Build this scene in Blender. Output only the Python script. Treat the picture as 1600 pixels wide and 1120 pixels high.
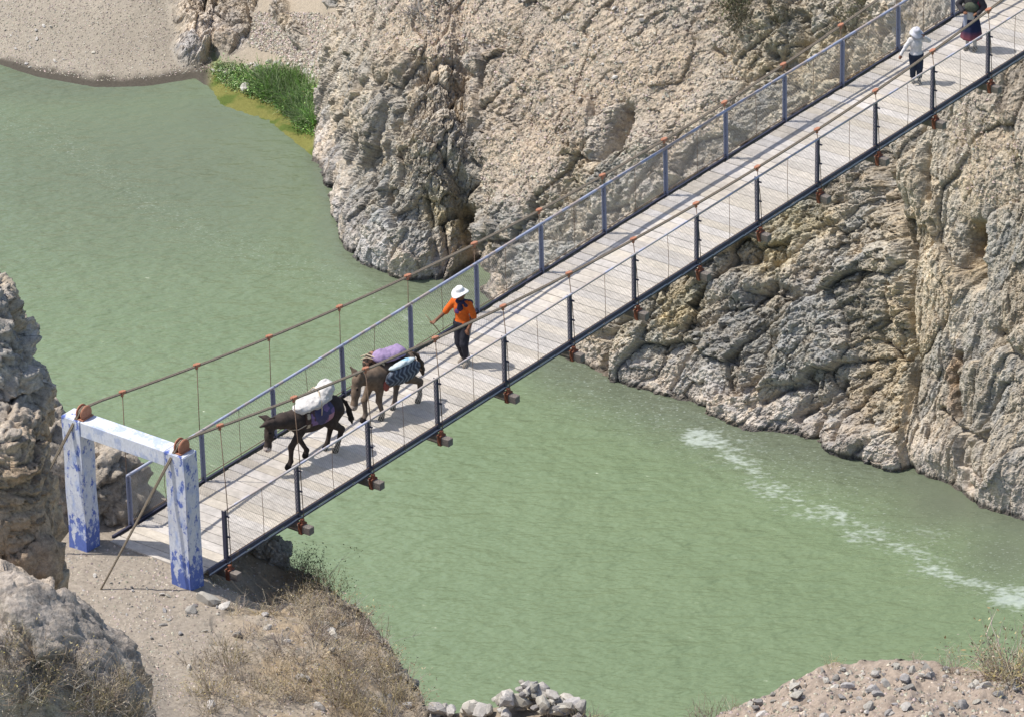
import bpy, bmesh, math, random, time
import numpy as np
from mathutils import Vector, Matrix
T0 = time.time()
random.seed(7)
RNG = np.random.default_rng(11)
for o in list(bpy.data.objects): bpy.data.objects.remove(o)
SC = bpy.context.scene
COL = SC.collection

# ------------------------------------------------------------------ camera
CAM = np.array([-76.21604, -65.39851, 55.7946])
FPX, AZ, EL, ROLL = 9940.72, 0.65672, -0.47699, -0.02684
FW = np.array([math.cos(EL)*math.cos(AZ), math.cos(EL)*math.sin(AZ), math.sin(EL)])
_r = np.cross(FW, [0, 0, 1.0]); _r /= np.linalg.norm(_r); _u = np.cross(_r, FW)
RT = math.cos(ROLL)*_r + math.sin(ROLL)*_u
UP = -math.sin(ROLL)*_r + math.cos(ROLL)*_u
cd = bpy.data.cameras.new('camera'); cam = bpy.data.objects.new('camera', cd); COL.objects.link(cam)
cd.sensor_width = 36; cd.lens = FPX*36/1600; cd.clip_start = 1; cd.clip_end = 3000
cam.matrix_world = Matrix(((RT[0], UP[0], -FW[0], CAM[0]), (RT[1], UP[1], -FW[1], CAM[1]), (RT[2], UP[2], -FW[2], CAM[2]), (0, 0, 0, 1)))
SC.camera = cam
# ------------------------------------------------------------------ light
SUN_FALL = np.array([0.265, -0.47, -1.0])           # shadow of one metre of height falls here
wd = bpy.data.worlds.new('World'); SC.world = wd; wd.use_nodes = True
nt = wd.node_tree; bg = nt.nodes['Background']
sky = nt.nodes.new('ShaderNodeTexSky'); sky.sky_type = 'NISHITA'; sky.sun_disc = False
sun_el = math.atan2(1.0, math.hypot(SUN_FALL[0], SUN_FALL[1]))
sky.sun_elevation = sun_el
sky.sun_rotation = math.atan2(-SUN_FALL[0], -SUN_FALL[1])
sky.altitude = 1500; sky.air_density = 1.0; sky.dust_density = 5.0; sky.ozone_density = .4
nt.links.new(sky.outputs[0], bg.inputs[0]); bg.inputs[1].default_value = 0.15
sl = bpy.data.lights.new('sun', 'SUN'); so = bpy.data.objects.new('sun', sl); COL.objects.link(so)
sl.energy = 4.2; sl.angle = math.radians(0.55); sl.color = (1.0, 0.96, 0.90)
so.rotation_euler = Vector(SUN_FALL).to_track_quat('-Z', 'Y').to_euler(); so.location = (0, 0, 40)
SC.view_settings.view_transform = 'Standard'; SC.view_settings.look = 'None'
SC.view_settings.exposure = 0.30; SC.view_settings.gamma = 1.0

# ------------------------------------------------------------------ image pixel helpers
WZ = -11.7                                           # river level
RH = np.array([math.sin(AZ), -math.cos(AZ), 0.0])    # horizontal, across the view
FH = np.array([math.cos(AZ), math.sin(AZ), 0.0])     # horizontal, along the view
def at(px, py, z):                                   # image pixel cast onto the level z
    px = np.asarray(px, float); py = np.asarray(py, float)
    d = FW + RT*((px-800)/FPX)[..., None] - UP*((py-560)/FPX)[..., None]
    return CAM + d*((z-CAM[2])/d[..., 2])[..., None]
def atd(px, py, near):                                # image pixel cast to a distance 'near' metres in front of the gateway's far column
    d = FW+RT*((px-800)/FPX)-UP*((py-560)/FPX); B = (np.array([-1.03, 2.44, 0])-CAM) @ FH-near
    return CAM+d*(B/(d @ FH))
def to_pixels(P):  # image pixel coordinates of world points, through the camera
    d = P - CAM; z = d @ FW
    return 800+FPX*(d @ RT)/z, 560-FPX*(d @ UP)/z

# ------------------------------------------------------------------ noise
def _h(i, j, k, s):
    n = (i.astype(np.uint32)*np.uint32(73856093)) ^ (j.astype(np.uint32)*np.uint32(19349663)) ^ (k.astype(np.uint32)*np.uint32(83492791)) ^ np.uint32((s*2654435761) & 0xffffffff)
    n = (n ^ (n >> np.uint32(13)))*np.uint32(1274126177)
    n = (n ^ (n >> np.uint32(16)))*np.uint32(2246822519)
    n ^= n >> np.uint32(15)
    return (n & np.uint32(0xffffff)).astype(np.float32)/np.float32(0xffffff)
def vnoise(p, s=0):
    p = p.astype(np.float32); f = np.floor(p); t = p-f; i = f.astype(np.int32)
    t = t*t*t*(t*(t*6-15)+10)
    x, y, z = t[:, 0], t[:, 1], t[:, 2]; a, b, c = i[:, 0], i[:, 1], i[:, 2]
    def L(u, v, w): return u+(v-u)*w
    r = L(L(L(_h(a, b, c, s), _h(a+1, b, c, s), x), L(_h(a, b+1, c, s), _h(a+1, b+1, c, s), x), y),
          L(L(_h(a, b, c+1, s), _h(a+1, b, c+1, s), x), L(_h(a, b+1, c+1, s), _h(a+1, b+1, c+1, s), x), y), z)
    return r*2-1
def fbm(p, o=4, s=0, g=.5, ridge=False):
    r = np.zeros(len(p), np.float32); a = 1.0; n = 0
    for k in range(o):
        v = vnoise(p*(2.03**k)+17.3*k, s+k)
        if ridge: v = 1-2*np.abs(v)
        r += a*v; n += a; a *= g
    return r/n
def cells(p, s=0, jit=.9):
    """nearest jittered cell: F1, F2, vector to its centre, three random numbers"""
    p = p.astype(np.float32); i0 = np.floor(p).astype(np.int32); N = len(p)
    f1 = np.full(N, 9e9, np.float32); f2 = f1.copy(); best = np.zeros((N, 3), np.int32); vec = np.zeros((N, 3), np.float32)
    for dx in (-1, 0, 1):
        for dy in (-1, 0, 1):
            for dz in (-1, 0, 1):
                q = i0+np.array([dx, dy, dz], np.int32)
                c = np.stack([_h(q[:, 0], q[:, 1], q[:, 2], s+k) for k in range(3)], 1)
                d = p-(q+.5+jit*(c-.5)); dd = np.einsum('ij,ij->i', d, d)
                m = dd < f1
                f2 = np.where(m, f1, np.minimum(f2, dd)); f1 = np.where(m, dd, f1)
                best[m] = q[m]; vec[m] = d[m]
    rnd = np.stack([_h(best[:, 0], best[:, 1], best[:, 2], s+31+k) for k in range(4)], 1)
    return np.sqrt(f1), np.sqrt(f2), vec, rnd
def rock(p, frame, scales, s=0, crack=.35, want_hue=False):
    """faceted displacement of fractured rock; frame turns and stretches the blocks"""
    out = np.zeros(len(p), np.float32); tone = np.zeros(len(p), np.float32)
    q0 = (p @ frame).astype(np.float32)
    q0 = q0+0.12*np.stack([fbm(q0*1.1, 3, s+50+k) for k in range(3)], 1)
    hue = np.zeros(len(p), np.float32)
    for n, (size, amp) in enumerate(scales):
        q = q0/size
        q = q+.11*np.stack([vnoise(q*1.9+9*n, s+70+5*n+k) for k in range(3)], 1)
        f1, f2, v, r = cells(q, s+11*n)
        tilt = (r[:, 1:4]-.5)*1.7
        out += amp*((r[:, 0]-.5)*1.15+np.einsum('ij,ij->i', tilt, v))
        out -= amp*crack*np.exp(-(f2-f1)/.05)
        tone += (r[:, 3]-.5)*(.85**n); hue += (r[:, 1]-.5)*(.8**n)
    return (out, tone, hue) if want_hue else (out, tone)
def smooth(x, a, b):
    t = np.clip((x-a)/(b-a), 0, 1); return t*t*(3-2*t)
def interp(x, pts):
    a = np.array(pts, float); return np.interp(x, a[:, 0], a[:, 1])
def poly_dist(x, y, pts):
    best = np.full(x.shape, 1e9); tt = np.zeros(x.shape); n = len(pts)-1
    for k in range(n):
        (x0, y0), (x1, y1) = pts[k][:2], pts[k+1][:2]
        dx, dy = x1-x0, y1-y0; t = np.clip(((x-x0)*dx+(y-y0)*dy)/(dx*dx+dy*dy+1e-9), 0, 1)
        d = np.hypot(x-x0-t*dx, y-y0-t*dy); m = d < best
        best = np.where(m, d, best); tt = np.where(m, (k+t)/n, tt)
    return best, tt

# ------------------------------------------------------------------ objects
def tag(o, label=None, cat=None, group=None, kind=None):
    if label: o['label'] = label
    if cat: o['category'] = cat
    if group: o['group'] = group
    if kind: o['kind'] = kind
    return o
def link(name, me, parent=None, mat=None, loc=None):
    o = bpy.data.objects.new(name, me); COL.objects.link(o)
    if mat is not None and me is not None and not me.materials: me.materials.append(mat)
    if parent is not None: o.parent = parent
    if loc is not None: o.location = loc
    return o
def empty(name, loc, rz=0):
    o = bpy.data.objects.new(name, None); COL.objects.link(o); o.location = loc; o.rotation_euler = (0, 0, rz); o.empty_display_size = .1
    return o
def grid_mesh(name, P, nu, nv, keep=None, col=None, smooth_=True, attrs=None):
    idx = np.arange(nu*nv).reshape(nu, nv)
    q = np.stack([idx[:-1, :-1], idx[1:, :-1], idx[1:, 1:], idx[:-1, 1:]], -1).reshape(-1, 4)
    if keep is not None:
        q = q[keep]
        used = np.unique(q); m = np.full(nu*nv, -1); m[used] = np.arange(len(used)); q = m[q]; P = P[used]
        col = col[used] if col is not None else None
        attrs = {k: v[used] for k, v in attrs.items()} if attrs else None
    return raw_mesh(name, P, q, col, smooth_, attrs)
def raw_mesh(name, P, q, col=None, smooth_=True, attrs=None):
    me = bpy.data.meshes.new(name); n = q.shape[1]
    me.vertices.add(len(P)); me.vertices.foreach_set('co', np.asarray(P, np.float32).ravel())
    me.loops.add(q.size); me.loops.foreach_set('vertex_index', q.ravel().astype(np.int32))
    me.polygons.add(len(q)); me.polygons.foreach_set('loop_start', np.arange(0, q.size, n, dtype=np.int32))
    me.polygons.foreach_set('loop_total', np.full(len(q), n, np.int32))
    me.polygons.foreach_set('use_smooth', np.full(len(q), smooth_, bool))
    me.update(calc_edges=True)
    if col is not None:
        ca = me.color_attributes.new('tint', 'FLOAT_COLOR', 'POINT')
        c4 = np.ones((len(P), 4), np.float32); c4[:, :3] = col; ca.data.foreach_set('color', c4.ravel())
    for k, v in (attrs or {}).items():
        at_ = me.attributes.new(k, 'FLOAT', 'POINT'); at_.data.foreach_set('value', np.asarray(v, np.float32))
    return me
class MB:
    """collects boxes, bars and tubes; mesh() makes one mesh of them"""
    def __init__(s): s.v = []; s.f = []
    def add(s, vs, fs):
        n = len(s.v); s.v += [tuple(v) for v in vs]; s.f += [tuple(i+n for i in f) for f in fs]; return s
    def box(s, c, d, rot=None, taper=1.0):
        vs = [Vector((sx*d[0]/2*(taper if sz > 0 else 1), sy*d[1]/2*(taper if sz > 0 else 1), sz*d[2]/2)) for sz in (-1, 1) for sy in (-1, 1) for sx in (-1, 1)]
        if rot is not None: vs = [rot @ v for v in vs]
        c = Vector(c)
        return s.add([v+c for v in vs], [(0, 2, 3, 1), (4, 5, 7, 6), (0, 1, 5, 4), (2, 6, 7, 3), (0, 4, 6, 2), (1, 3, 7, 5)])
    def bar(s, a, b, w, h, up=(0, 0, 1)):
        a, b = Vector(a), Vector(b); d = (b-a); L = d.length; d.normalize()
        up = Vector(up); x = d.cross(up)
        if x.length < 1e-4: x = d.cross(Vector((1, 0, 0)))
        x.normalize(); u = x.cross(d)
        vs = [p+x*(sx*w/2)+u*(su*h/2) for p in (a, b) for sx, su in ((-1, -1), (1, -1), (1, 1), (-1, 1))]
        return s.add(vs, [(3, 2, 1, 0), (4, 5, 6, 7), (0, 1, 5, 4), (1, 2, 6, 5), (2, 3, 7, 6), (3, 0, 4, 7)])
    def tube(s, pts, rad, n=8, cap=True):
        pts = [Vector(p) for p in pts]; m = len(pts)
        if not hasattr(rad, '__len__'): rad = [rad]*m
        ref = None; n0 = len(s.v)
        for k, p in enumerate(pts):
            d = (pts[min(k+1, m-1)]-pts[max(k-1, 0)]).normalized()
            if ref is None: ref = d.cross(Vector((0, 0, 1)) if abs(d.z) < .9 else Vector((1, 0, 0)))
            ref = (ref-d*ref.dot(d)).normalized(); b = d.cross(ref)
            for j in range(n):
                t = 2*math.pi*j/n; s.v.append(tuple(p+ref*(math.cos(t)*rad[k])+b*(math.sin(t)*rad[k])))
        for k in range(m-1):
            for j in range(n):
                a0 = n0+k*n+j; a1 = n0+k*n+(j+1) % n; s.f.append((a0, a1, a1+n, a0+n))
        if cap:
            s.f.append(tuple(n0+j for j in reversed(range(n)))); s.f.append(tuple(n0+(m-1)*n+j for j in range(n)))
        return s
    def lathe(s, prof, c, axis='z', n=16):
        n0 = len(s.v); m = len(prof); c = Vector(c)
        for r, h in prof:
            for j in range(n):
                t = 2*math.pi*j/n; x, y = r*math.cos(t), r*math.sin(t)
                s.v.append(tuple(c+Vector((x, y, h) if axis == 'z' else ((x, h, y) if axis == 'y' else (h, x, y)))))
        for k in range(m-1):
            for j in range(n):
                a0 = n0+k*n+j; a1 = n0+k*n+(j+1) % n; s.f.append((a0, a1, a1+n, a0+n))
        s.f.append(tuple(n0+j for j in reversed(range(n)))); s.f.append(tuple(n0+(m-1)*n+j for j in range(n)))
        return s
    def mesh(s, name, sm=False, bevel=0):
        me = bpy.data.meshes.new(name); me.from_pydata(s.v, [], s.f); me.update()
        bm = bmesh.new(); bm.from_mesh(me); bmesh.ops.recalc_face_normals(bm, faces=bm.faces)
        if bevel: bmesh.ops.bevel(bm, geom=list(bm.edges), offset=bevel, segments=1, affect='EDGES', clamp_overlap=True)
        bm.to_mesh(me); bm.free()
        if sm: me.polygons.foreach_set('use_smooth', [True]*len(me.polygons))
        return me
    def build(s, name, mat, parent=None, sm=False, bevel=0):
        return link(name, s.mesh(name, sm, bevel), parent, mat)

# ------------------------------------------------------------------ materials
def mat(name, base, rough=.8, var=None, scale=8, bump=0, bscale=40, spec=.3, metal=0, attr=False, detail=6, stretch=None, rand=0, hue=0):
    m = bpy.data.materials.new(name); m.use_nodes = True; t = m.node_tree; N = t.nodes; L = t.links
    b = N['Principled BSDF']; b.inputs['Roughness'].default_value = rough; b.inputs['Specular IOR Level'].default_value = spec; b.inputs['Metallic'].default_value = metal
    tc = N.new('ShaderNodeTexCoord'); src = tc.outputs['Object']
    if stretch:
        mp = N.new('ShaderNodeMapping'); mp.inputs['Scale'].default_value = stretch; L.new(src, mp.inputs[0]); src = mp.outputs[0]
    colour = None
    if attr:
        a = N.new('ShaderNodeAttribute'); a.attribute_name = 'tint'; colour = a.outputs['Color']
    if var is not None:
        n1 = N.new('ShaderNodeTexNoise'); n1.inputs['Scale'].default_value = scale; n1.inputs['Detail'].default_value = detail; n1.inputs['Roughness'].default_value = .65
        L.new(src, n1.inputs['Vector'])
        r = N.new('ShaderNodeValToRGB'); r.color_ramp.elements[0].position = .3; r.color_ramp.elements[1].position = .7
        L.new(n1.outputs['Fac'], r.inputs[0])
        if attr:
            r.color_ramp.elements[0].color = (var[0],)*3+(1,); r.color_ramp.elements[1].color = (var[1],)*3+(1,)
            mx = N.new('ShaderNodeMix'); mx.data_type = 'RGBA'; mx.blend_type = 'MULTIPLY'; mx.inputs['Factor'].default_value = 1
            L.new(colour, mx.inputs['A']); L.new(r.outputs[0], mx.inputs['B']); colour = mx.outputs['Result']
        else:
            r.color_ramp.elements[0].color = tuple(base)+(1,); r.color_ramp.elements[1].color = tuple(var)+(1,); colour = r.outputs[0]
    if rand and colour is not None:
        oi = N.new('ShaderNodeObjectInfo'); hs = N.new('ShaderNodeHueSaturation'); mr = N.new('ShaderNodeMapRange'); mr.inputs['To Min'].default_value = 1-rand; mr.inputs['To Max'].default_value = 1+rand
        L.new(oi.outputs['Random'], mr.inputs['Value']); L.new(mr.outputs[0], hs.inputs['Value']); L.new(colour, hs.inputs['Color'])
        wn = N.new('ShaderNodeTexWhiteNoise'); wn.noise_dimensions = '1D'; L.new(oi.outputs['Random'], wn.inputs['W']); mh = N.new('ShaderNodeMapRange'); mh.inputs['To Min'].default_value = .5-hue; mh.inputs['To Max'].default_value = .5+hue
        L.new(wn.outputs['Value'], mh.inputs['Value']); L.new(mh.outputs[0], hs.inputs['Hue']); ms = N.new('ShaderNodeMapRange'); ms.inputs['To Min'].default_value = .6; ms.inputs['To Max'].default_value = 1.15; L.new(wn.outputs['Value'], ms.inputs['Value']); L.new(ms.outputs[0], hs.inputs['Saturation']); colour = hs.outputs[0]
    if colour is not None: L.new(colour, b.inputs['Base Color'])
    else: b.inputs['Base Color'].default_value = tuple(base)+(1,)
    if bump:
        n2 = N.new('ShaderNodeTexNoise'); n2.inputs['Scale'].default_value = bscale; n2.inputs['Detail'].default_value = 5; n2.inputs['Roughness'].default_value = .7
        L.new(src, n2.inputs['Vector'])
        bp = N.new('ShaderNodeBump'); bp.inputs['Strength'].default_value = 1; bp.inputs['Distance'].default_value = bump
        L.new(n2.outputs['Fac'], bp.inputs['Height']); L.new(bp.outputs[0], b.inputs['Normal'])
    return m
M = {}
def rock_mat():
    m = bpy.data.materials.new('rock'); m.use_nodes = True; t = m.node_tree; N = t.nodes; L = t.links; b = N['Principled BSDF']; b.inputs['Roughness'].default_value = .92; b.inputs['Specular IOR Level'].default_value = .15
    tc = N.new('ShaderNodeTexCoord'); a = N.new('ShaderNodeAttribute'); a.attribute_name = 'tint'; c = a.outputs['Color']
    def nz(sc, det, ro):
        n = N.new('ShaderNodeTexNoise'); n.inputs['Scale'].default_value = sc; n.inputs['Detail'].default_value = det; n.inputs['Roughness'].default_value = ro; L.new(tc.outputs['Object'], n.inputs['Vector']); return n
    for sc, lo, hi in ((3.5, (.74, .75, .78), (1.22, 1.2, 1.15)), (16, (.72, .71, .70), (1.24, 1.25, 1.26)), (55, (.75, .75, .75), (1.22, 1.22, 1.22))):
        n = nz(sc, 6, .7); r = N.new('ShaderNodeValToRGB'); r.color_ramp.elements[0].position = .32; r.color_ramp.elements[1].position = .68
        r.color_ramp.elements[0].color = lo+(1,); r.color_ramp.elements[1].color = hi+(1,); L.new(n.outputs['Fac'], r.inputs[0])
        mx = N.new('ShaderNodeMix'); mx.data_type = 'RGBA'; mx.blend_type = 'MULTIPLY'; mx.inputs['Factor'].default_value = 1; L.new(c, mx.inputs['A']); L.new(r.outputs[0], mx.inputs['B']); c = mx.outputs['Result']
    L.new(c, b.inputs['Base Color'])
    v = N.new('ShaderNodeTexVoronoi'); v.inputs['Scale'].default_value = 9; n = nz(5, 3, .6)
    mv = N.new('ShaderNodeMix'); mv.data_type = 'VECTOR'; mv.inputs['Factor'].default_value = .12; L.new(tc.outputs['Object'], mv.inputs['A']); L.new(n.outputs['Color'], mv.inputs['B']); L.new(mv.outputs['Result'], v.inputs['Vector'])
    b1 = N.new('ShaderNodeBump'); b1.inputs['Distance'].default_value = .04; b1.inputs['Strength'].default_value = .8; L.new(v.outputs['Distance'], b1.inputs['Height'])
    n3 = nz(22, 9, .75); b2 = N.new('ShaderNodeBump'); b2.inputs['Distance'].default_value = .03; b2.inputs['Strength'].default_value = 1; L.new(n3.outputs['Fac'], b2.inputs['Height']); L.new(b1.outputs[0], b2.inputs['Normal']); L.new(b2.outputs[0], b.inputs['Normal'])
    return m
M['rock'] = rock_mat()
M['sand'] = mat('sand', (.3,)*3, .95, (.8, 1.15), 22, .008, 60, .1, attr=True)
M['soil'] = mat('soil', (.3,)*3, .95, (.72, 1.25), 14, .012, 45, .1, attr=True)
# ================================================================== far bank
# shoreline of the far bank, image pixels cast onto the river level
SHORE = [(-60, 88), (0, 103), (60, 122), (150, 138), (230, 136), (305, 124), (330, 142), (345, 166), (420, 192), (455, 220), (485, 243), (497, 250),
         (505, 262), (525, 292), (533, 330), (545, 385), (575, 402), (600, 420), (640, 431), (700, 434), (732, 430), (748, 448), (768, 472), (800, 500), (840, 532), (880, 553), (915, 566), (940, 585),
         (975, 600), (1010, 612), (1045, 622), (1080, 627), (1120, 645), (1160, 663), (1205, 670), (1240, 679), (1275, 684), (1300, 701), (1350, 712), (1400, 735),
         (1412, 737), (1430, 733), (1480, 750), (1515, 760), (1540, 788), (1570, 800), (1600, 812), (1680, 850)]
S = np.array(SHORE, float); SW = at(S[:, 0], S[:, 1], WZ)
seg = np.hypot(*np.diff(SW[:, :2], axis=0).T); arc = np.concatenate([[0], np.cumsum(seg)])
DU, DV = .023, .0225
sa = np.arange(0, arc[-1], DU); NU = len(sa)
wx = np.interp(sa, arc, SW[:, 0]); wy = np.interp(sa, arc, SW[:, 1]); upx = np.interp(sa, arc, S[:, 0])
k = np.ones(9)/9
pad = lambda v: np.convolve(np.pad(v, 4, mode='edge'), k, 'valid')
wx, wy = pad(wx), pad(wy)
NV = 600
# steepness of the bank: degrees at heights above the river, by column
HK0 = [0, .5, 1.5, 3, 5, 7, 12]; HKEY = [-.6, -.06, 0, .13, .3, .5, 1.5, 3, 5, 7, 12]
SLOPE = [(-260, [20, 14, 20, 23, 24, 24, 24, 24]), (300, [20, 14, 20, 23, 25, 26, 26, 26]), (318, [10, 4, 14, 28, 32, 32, 32, 32]), (345, [10, 3, 6, 28, 33, 33, 33, 33]),
         (480, [10, 3, 6, 30, 35, 35, 35, 35]), (505, [40, 36, 40, 46, 44, 38, 38, 38]), (530, [60, 62, 60, 58, 50, 40, 38, 38]), (600, [66, 66, 64, 60, 50, 40, 38, 38]), (700, [66, 66, 62, 56, 46, 38, 36, 38]),
         (760, [60, 58, 54, 50, 44, 38, 38, 40]), (900, [58, 58, 54, 48, 46, 44, 42, 42]), (1150, [58, 60, 54, 47, 46, 48, 46, 42]), (1390, [60, 62, 54, 50, 54, 54, 48, 44]), (1430, [64, 66, 62, 60, 62, 58, 48, 42]), (1800, [64, 66, 62, 60, 62, 58, 48, 42])]
SP = np.array([c[0] for c in SLOPE], float); SA = np.array([[60, 60]+[float(np.interp(h_, HK0, c[1][1:])) for h_ in HKEY[2:]] for c in SLOPE], float)
for row, c in zip(SA, SLOPE):
    if 318 <= c[0] <= 480: row[2:6] = [3.2, 4.5, 26, 30]
prof = np.stack([np.interp(upx, SP, SA[:, j]) for j in range(len(HKEY))], 1)
run = np.zeros((NU, NV)); hgt = np.zeros((NU, NV)); hgt[:, 0] = -.6; run[:, 0] = -.35
for v in range(1, NV):
    h = hgt[:, v-1]; th = np.zeros(NU)
    for j in range(len(HKEY)-1):
        t = np.clip((h-HKEY[j])/(HKEY[j+1]-HKEY[j]), 0, 1); m = (h >= HKEY[j]) if j else np.ones(NU, bool)
        th = np.where(m, prof[:, j]*(1-t)+prof[:, j+1]*t, th)
    stretch = 1+smooth(v, 340, 600)*1.2
    run[:, v] = run[:, v-1]+DV*stretch*np.cos(np.radians(th)); hgt[:, v] = hgt[:, v-1]+DV*stretch*np.sin(np.radians(th))
# submerged start lies a little in front of the shoreline
k9 = np.ones(31)/31
def sm_cols(A): return np.apply_along_axis(lambda c: np.convolve(np.pad(c, 15, mode='edge'), k9, 'valid'), 0, A)
run = sm_cols(run); hgt = sm_cols(hgt)
B0 = np.stack([wx[:, None]+FH[0]*run, wy[:, None]+FH[1]*run, WZ+hgt], -1)
lean = np.interp(upx, [250, 400, 485, 500, 560, 720], [0, .12, .30, .30, .22, 0])[:, None]
B0 = B0+RH*(lean*np.clip(hgt, 0, 7))[..., None]
PB = B0.reshape(-1, 3)
px, py = to_pixels(PB)
pu = np.repeat(upx, NV)
# normals of the bare form
gu = np.gradient(B0, axis=0); gv = np.gradient(B0, axis=1)
kk = 25
def blur(A):
    for ax in (0, 1):
        c = np.cumsum(np.pad(A, [(kk+1, kk) if a == ax else (0, 0) for a in range(3)], mode='edge'), axis=ax)
        A = (np.take(c, range(2*kk+1, c.shape[ax]), axis=ax)-np.take(c, range(0, c.shape[ax]-2*kk-1), axis=ax))/(2*kk+1)
    return A
NB = blur(np.cross(gu, gv)); NB /= np.linalg.norm(NB, axis=-1, keepdims=True)
if (NB @ -FW).mean() < 0: NB = -NB
NB = NB.reshape(-1, 3)
print('far bank base', time.time()-T0, NU, NV)
H = PB[:, 2]-WZ
# --- kinds of ground
edge = fbm(PB*.7, 4, 3)*26
rockm = smooth(pu+edge*.25, 487, 496)
NBX = edge; NBY = fbm(PB*.9+40, 3, 9)
# rock showing through the sand slope, top left
def blob(cx, cy, rx, ry, rot=0, soft=.25, amt=20):
    c, s_ = math.cos(rot), math.sin(rot); X = px-cx+edge*amt/26; Y = py-cy+NBY*amt
    u = (X*c+Y*s_)/rx; v = (-X*s_+Y*c)/ry
    return 1-smooth(np.sqrt(u*u+v*v), 1-soft, 1+soft)
outc = np.maximum.reduce([blob(330, 20, 62, 62, .2), blob(296, 78, 28, 30, .5, amt=9), blob(372, 0, 26, 40, 0, amt=10), blob(455, 42, 24, 12, .5, amt=6), blob(472, 66, 15, 12, .3, amt=6), blob(434, 14, 15, 16, .4, amt=6), blob(520, 5, 10, 6, 0, amt=4)])
rockm = np.maximum(rockm, outc*(px < 540))
# loose earth high on the promontory
dirt = np.maximum.reduce([blob(905, 60, 120, 150, .6, .5, 40), blob(690, 30, 140, 60, -.1, .5, 30), blob(820, 250, 50, 90, .7, .5, 25), blob(1050, 130, 90, 120, .5, .5, 30)])*rockm*.85
dirt = np.maximum(dirt, blob(1560, 230, 70, 110, 0, .6, 30)*.45*rockm)
# --- big forms (metres, along the normal); lines are cracks and ledges in image pixels
D = np.zeros(len(PB), np.float32)
CR = [  # points, half width px, depth m
    ([(722, 335), (728, 380), (738, 432)], 13, .9), ([(700, 360), (712, 410), (722, 436)], 20, .5), ([(668, 300), (676, 360), (680, 400)], 5, .25),
    ([(640, 85), (622, 150), (612, 220), (603, 250)], 5, .3), ([(700, 250), (722, 280), (720, 330)], 9, .3), ([(745, 190), (735, 240), (748, 300)], 5, .25),
    ([(555, 130), (543, 190), (540, 250)], 5, .3), ([(980, 175), (960, 215), (945, 245)], 12, .6), ([(640, 140), (700, 100), (740, 120)], 6, .2),
    ([(1398, 215), (1385, 270), (1398, 330), (1410, 400), (1412, 470), (1416, 560), (1418, 640), (1416, 735)], 9, .3), ([(1352, 215), (1372, 260), (1390, 320)], 18, .5),
    ([(1451, 230), (1447, 270), (1452, 310)], 4, .3), ([(1520, 352), (1514, 390), (1517, 440)], 8, .55), ([(1500, 420), (1512, 400)], 6, .3), ([(1502, 555), (1500, 600), (1508, 650)], 6, .4),
    ([(1452, 395), (1456, 345)], 3, .15), ([(1548, 520), (1590, 560), (1610, 590)], 7, .3), ([(1568, 600), (1545, 650), (1530, 700), (1528, 760)], 4, .25),
    ([(1480, 640), (1500, 660), (1545, 690)], 4, .2), ([(1120, 425), (1150, 405), (1185, 402)], 10, .35), ([(1175, 470), (1215, 450), (1245, 465)], 9, .3), ([(1195, 240+190), (1240, 395), (1290, 350)], 6, .2),
    ([(1055, 520), (1120, 490), (1150, 470)], 6, .2), ([(1050, 610), (1075, 560), (1100, 530)], 4, .2), ([(1250, 655), (1290, 620), (1310, 590)], 5, .3), ([(1275, 680), (1285, 640), (1310, 615)], 4, .25),
    ([(1270, 600), (1230, 610), (1200, 630)], 6, .25), ([(1310, 690), (1320, 650), (1345, 632)], 4, .2), ([(945, 575), (955, 530), (975, 500)], 9, .4), ([(1365, 660), (1370, 690), (1350, 705)], 6, .2),
    ([(1255, 30), (1252, 60), (1245, 95)], 11, .5), ([(1200, 80), (1215, 100), (1225, 90)], 8, .4), ([(1205, 5), (1215, 40)], 5, .3), ([(1110, 75), (1125, 85)], 4, .2),
]
wob = fbm(PB*1.6, 3, 21)*9
for pts, w, dep in CR:
    d, _ = poly_dist(px+wob, py+wob*.7, pts); D -= dep*np.exp(-(d/w)**2)*rockm
SW_ = [(560, 330, 60, 60, .35), (640, 380, 55, 50, .4), (690, 220, 90, 60, .25), (600, 160, 60, 70, .25), (1330, 690, 50, 36, .35), (1380, 690, 36, 40, .2), (1480, 700, 60, 40, .3), (1570, 730, 40, 50, .4), (1240, 480, 40, 60, .25), (1425, 270, 22, 60, .45),
       (1140, 440, 40, 30, .3), (975, 560, 45, 40, .3), (1100, 560, 80, 50, .25), (1480, 470, 40, 120, .3), (1380, 560, 30, 60, -.2), (1020, 250, 40, 60, .3), (300, 70, 20, 30, .25), (335, 30, 50, 50, .35), (462, 60, 20, 15, .2)]
for cx, cy, rx, ry, amp in SW_: D += amp*np.exp(-((px-cx)/rx)**2-((py-cy)/ry)**2)*rockm
D += rockm*.3*fbm(PB*.42, 3, 5)
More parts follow.
